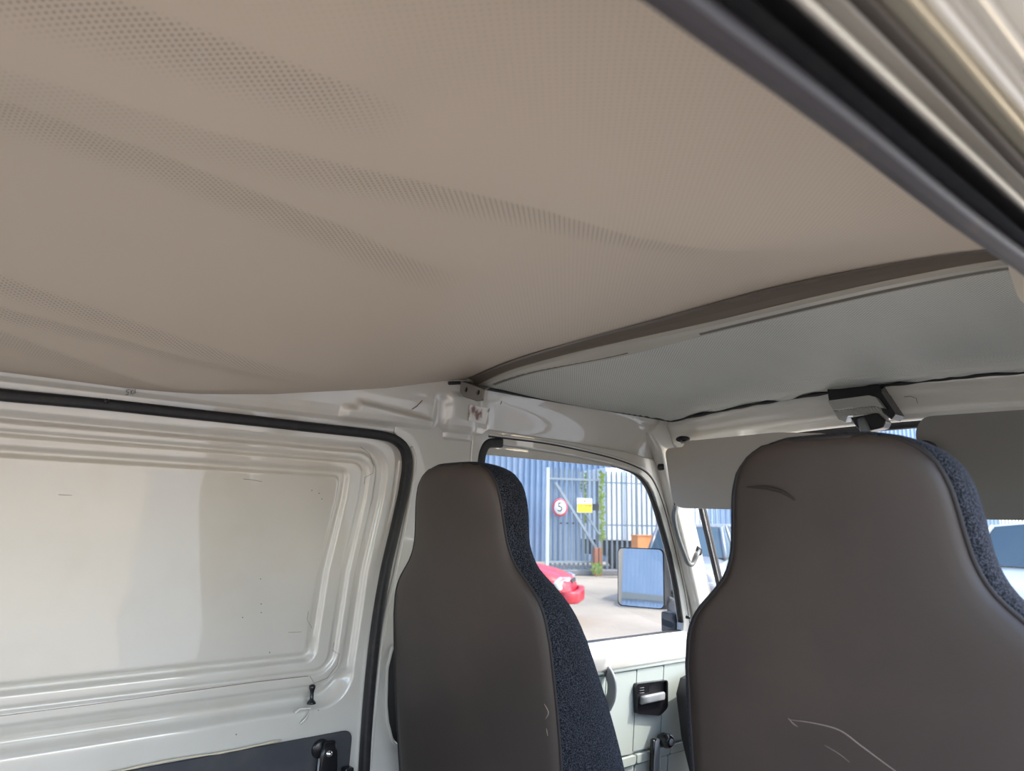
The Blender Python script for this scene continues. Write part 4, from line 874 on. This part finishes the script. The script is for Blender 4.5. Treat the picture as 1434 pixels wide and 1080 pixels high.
# cars
def car(name, loc, rot, paint, label, h=1.42, length=3.8, width=1.62, group='parked cars'):
    t = thing(name, loc, label, 'car', group, rot=rot); Mx = t.matrix_world.copy()
    hl = length/2; hw = width/2
    st_ = [(-hl, .38, .60, .62), (-hl+.06, .24, .78, .86), (-hl+.35, .20, .90, .96), (-hl+1.0, .2, .92, 1.0), (0.1, .2, .92, 1.0), (hl-1.25, .2, .93, 1.0), (hl-.9, .2, .86, .985), (hl-.45, .2, .79, .95), (hl-.15, .22, .70, .86), (hl-.02, .30, .60, .72), (hl, .36, .52, .62)]
    vs = []; fs = []; k = 10
    for x, zb, zt_, f in st_:
        w = hw*f
        ring_ = [(-w*.96, zb), (-w, zb+.14), (-w, zb+(zt_-zb)*.62), (-w*.93, zt_-.03), (-w*.55, zt_+.012), (w*.55, zt_+.012), (w*.93, zt_-.03), (w, zb+(zt_-zb)*.62), (w, zb+.14), (w*.96, zb)]
        vs += [Mx @ V((x, y, z)) for y, z in ring_]
    for i in range(len(st_)-1):
        for q in range(k): fs.append((i*k+q, i*k+(q+1) % k, (i+1)*k+(q+1) % k, (i+1)*k+q))
    fs += [tuple(range(k)), tuple((len(st_)-1)*k+q for q in range(k))]
    def fix(mm):
        import bmesh
        bm = bmesh.new(); bm.from_mesh(mm); bmesh.ops.recalc_face_normals(bm, faces=bm.faces); bm.to_mesh(mm); bm.free(); return mm
    obj('body', fix(me('body', vs, fs, True)), paint, t, sub=1)
    # greenhouse
    cab = [(-hl+.12, .86, .86), (-hl+.5, h-.10, .76), (-hl+.9, h-.01, .75), (-.1, h, .75), (.45, h-.05, .74), (hl-.95, .86, .88)]
    vs = []; fs = []
    for x, z, f in cab: vs += [Mx @ V((x, -hw*f, z)), Mx @ V((x, hw*f, z))]
    base = [(-hl+.12, .86, .9), (-hl+.5, .88, .94), (-hl+.9, .88, .95), (-.1, .88, .95), (.45, .88, .95), (hl-.95, .84, .9)]
    for x, z, f in base: vs += [Mx @ V((x, -hw*f, z)), Mx @ V((x, hw*f, z))]
    for i in range(5):
        fs += [(2*i, 2*i+1, 2*i+3, 2*i+2), (2*i, 2*i+2, 12+2*i+2, 12+2*i), (2*i+1, 12+2*i+1, 12+2*i+3, 2*i+3)]
    obj('windows', fix(me('windows', vs, fs)), 'carglass', t)
    rf = [(x, z+.012, f+.01) for x, z, f in cab[1:5]]
    vs = []
    for x, z, f in rf: vs += [Mx @ V((x, -hw*f, z)), Mx @ V((x, hw*f, z))]
    obj('roof', me('roof', vs, [(2*i, 2*i+1, 2*i+3, 2*i+2) for i in range(3)]), paint, t, solid=0.03)
    for s in (-1, 1):
        for A_, B_ in (((0.45, h-.04, .75), (hl-.95, .86, .89)), ((-hl+.5, h-.09, .77), (-hl+.12, .86, .88)), ((-.25, h, .76), (-.2, .88, .96))):
            tube('pillar', [Mx @ V((A_[0], s*hw*A_[2], A_[1])), Mx @ V((B_[0], s*hw*B_[2], B_[1]))], .035, paint, t, 6)
        obj('headlamp', prism_mesh([Mx @ V(p) for p in [(hl-.05, s*hw*.45, .50), (hl-.03, s*hw*.45, .66), (hl-.12, s*hw*.84, .68), (hl-.20, s*hw*.92, .60), (hl-.14, s*hw*.86, .50)]], Mx.to_3x3() @ V((.05, 0, 0))), 'headlight', t, bevel=0.01)
        for x in (-hl+.62, hl-.66):
            obj('wheel', lathe_mesh('wheel', [(0.0001, .03), (.17, .04), (.19, .02), (.27, .03), (.285, 0), (.285, -.14), (.26, -.16), (.0001, -.16)], 22, lambda a, c, z, x=x, s=s: Mx @ V((x+a, s*(hw+.0+z), .285+c))), 'tyre', t)
            obj('wheel_arch', lathe_mesh('wheel_arch', [(.285, .012), (.335, .014), (.345, 0.0)], 22, lambda a, c, z, x=x, s=s: Mx @ V((x+a, s*(hw+z-.01), max(.2, .285+c)))), paint, t)
    bx_ = [(hl-.10, -hw*.90), (hl+.05, -hw*.70), (hl+.09, 0), (hl+.05, hw*.70), (hl-.10, hw*.90)]
    obj('bumper', sweep_mesh('bumper', [Mx @ V((x, y, .40)) for x, y in bx_], rrect(.10, .17, .03, 3), (0, 0, 1)), paint, t)
    obj('grille', prism_mesh([Mx @ V(p) for p in [(hl-.01, -hw*.40, .52), (hl-.01, hw*.40, .52), (hl-.02, hw*.40, .62), (hl-.02, -hw*.40, .62)]], Mx.to_3x3() @ V((.04, 0, 0))), 'dark', t)
    return t
def prism_mesh(front, off):
    n = len(front); vs = list(front)+[p-off for p in front]
    fs = [tuple(range(n)), tuple(range(2*n-1, n-1, -1))]+[(i, (i+1) % n, (i+1) % n+n, i+n) for i in range(n)]
    m = me('prism', vs, fs)
    import bmesh
    bm = bmesh.new(); bm.from_mesh(m); bmesh.ops.recalc_face_normals(bm, faces=bm.faces); bm.to_mesh(m); bm.free(); return m
hlp = onZ(791, 816, 0.60)
cdir = V((0.77, 0.64, 0)).normalized(); cside = V((-cdir.y, cdir.x, 0))
car('hatchback_car', (hlp-cdir*1.80+cside*0.60)*V((1, 1, 0)) if False else tuple(((hlp-cdir*1.80+cside*0.55).xy).to_3d()), math.atan2(cdir.y, cdir.x), 'red', 'red car with its headlamp showing beside the passenger window')
def dirloc(px, dist):
    d = w_of(V((px-CX, 0, F))); d.z = 0; d.normalize(); return (CAM.x+d.x*dist, CAM.y+d.y*dist, 0)
def faceang(px, extra): 
    d = w_of(V((px-CX, 0, F))); return math.atan2(d.y, d.x)+math.radians(extra)
car('hatchback_car', dirloc(1016, 22), faceang(1005, 165), 'silver', 'silver car seen through the windscreen beside the pillar', h=1.5)
car('hatchback_car', dirloc(1440, 15), faceang(1440, 60), 'carwhite', 'white car seen through the windscreen at the right edge', h=1.55)
car('hatchback_car', dirloc(964, 15.5), faceang(968, 172), 'cargrey', 'dark grey car beside the fence behind the wing mirror', h=1.45)

# unseen dark plate added on the ground to shape the sliding door's grey reflection
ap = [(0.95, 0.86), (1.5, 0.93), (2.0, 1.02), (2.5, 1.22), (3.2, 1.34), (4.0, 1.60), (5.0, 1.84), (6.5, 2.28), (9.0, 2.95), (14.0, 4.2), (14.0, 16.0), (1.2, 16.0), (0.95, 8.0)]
tp_ = obj('reflection_plate', plate_mesh('reflection_plate', ap, [], lambda a, c, w: V((a, c, w)), 0.012), 'reflection_dark')
tag(tp_, 'added dark ground plate on the driver side, shaped for the door reflection', 'tarmac', kind='structure')

# what the wing mirror looks back at: the works building along the passenger side, a pole and a parked car
wb = thing('works_building', (-10, -16, 0), 'long blue clad works building along the passenger side', 'building')
prof = []; y = -45.0
while y < 1.0: prof += [(y, 0), (y+.25, 0), (y+.30, .06), (y+.42, .06)]; y += .5
n = len(prof); vs = [V((-8.0+d, y, 0)) for y, d in prof]+[V((-8.0+d, y, 6.5)) for y, d in prof]
obj('corrugated_cladding', me('works_cladding', vs, [(i, i+1, i+1+n, i+n) for i in range(n-1)]), 'cladding', wb)
obj('building_core', box_mesh('building_core', (-16, -45, 0), (-8.05, 1.0, 6.4)), 'cladding', wb)
for z in (1.1, 3.2, 5.2): obj('cladding_band', box_mesh('cladding_band', (-8.02, -45, z), (-7.90, 1.0, z+.22)), 'cargrey', wb)
wp = thing('timber_pole', (-3.2, -5.0, 0), 'weathered timber pole standing beside the works building', 'pole')
tube('pole_shaft', [(-3.2, -5, 0), (-3.2, -5, 3), (-3.2, -5, 6)], 0.10, 'wood', wp, 12)
obj('pole_cap', lathe_mesh('pole_cap', [(0.0001, .12), (.10, .03), (.12, 0), (.0001, 0)], 12, lambda x, y, z: V((-3.2+x, -5+y, 6+z))), 'galv', wp)
car('hatchback_car', (-3.6, -2.2, 0), math.radians(80), 'blue', 'blue car parked along the passenger side behind the van')
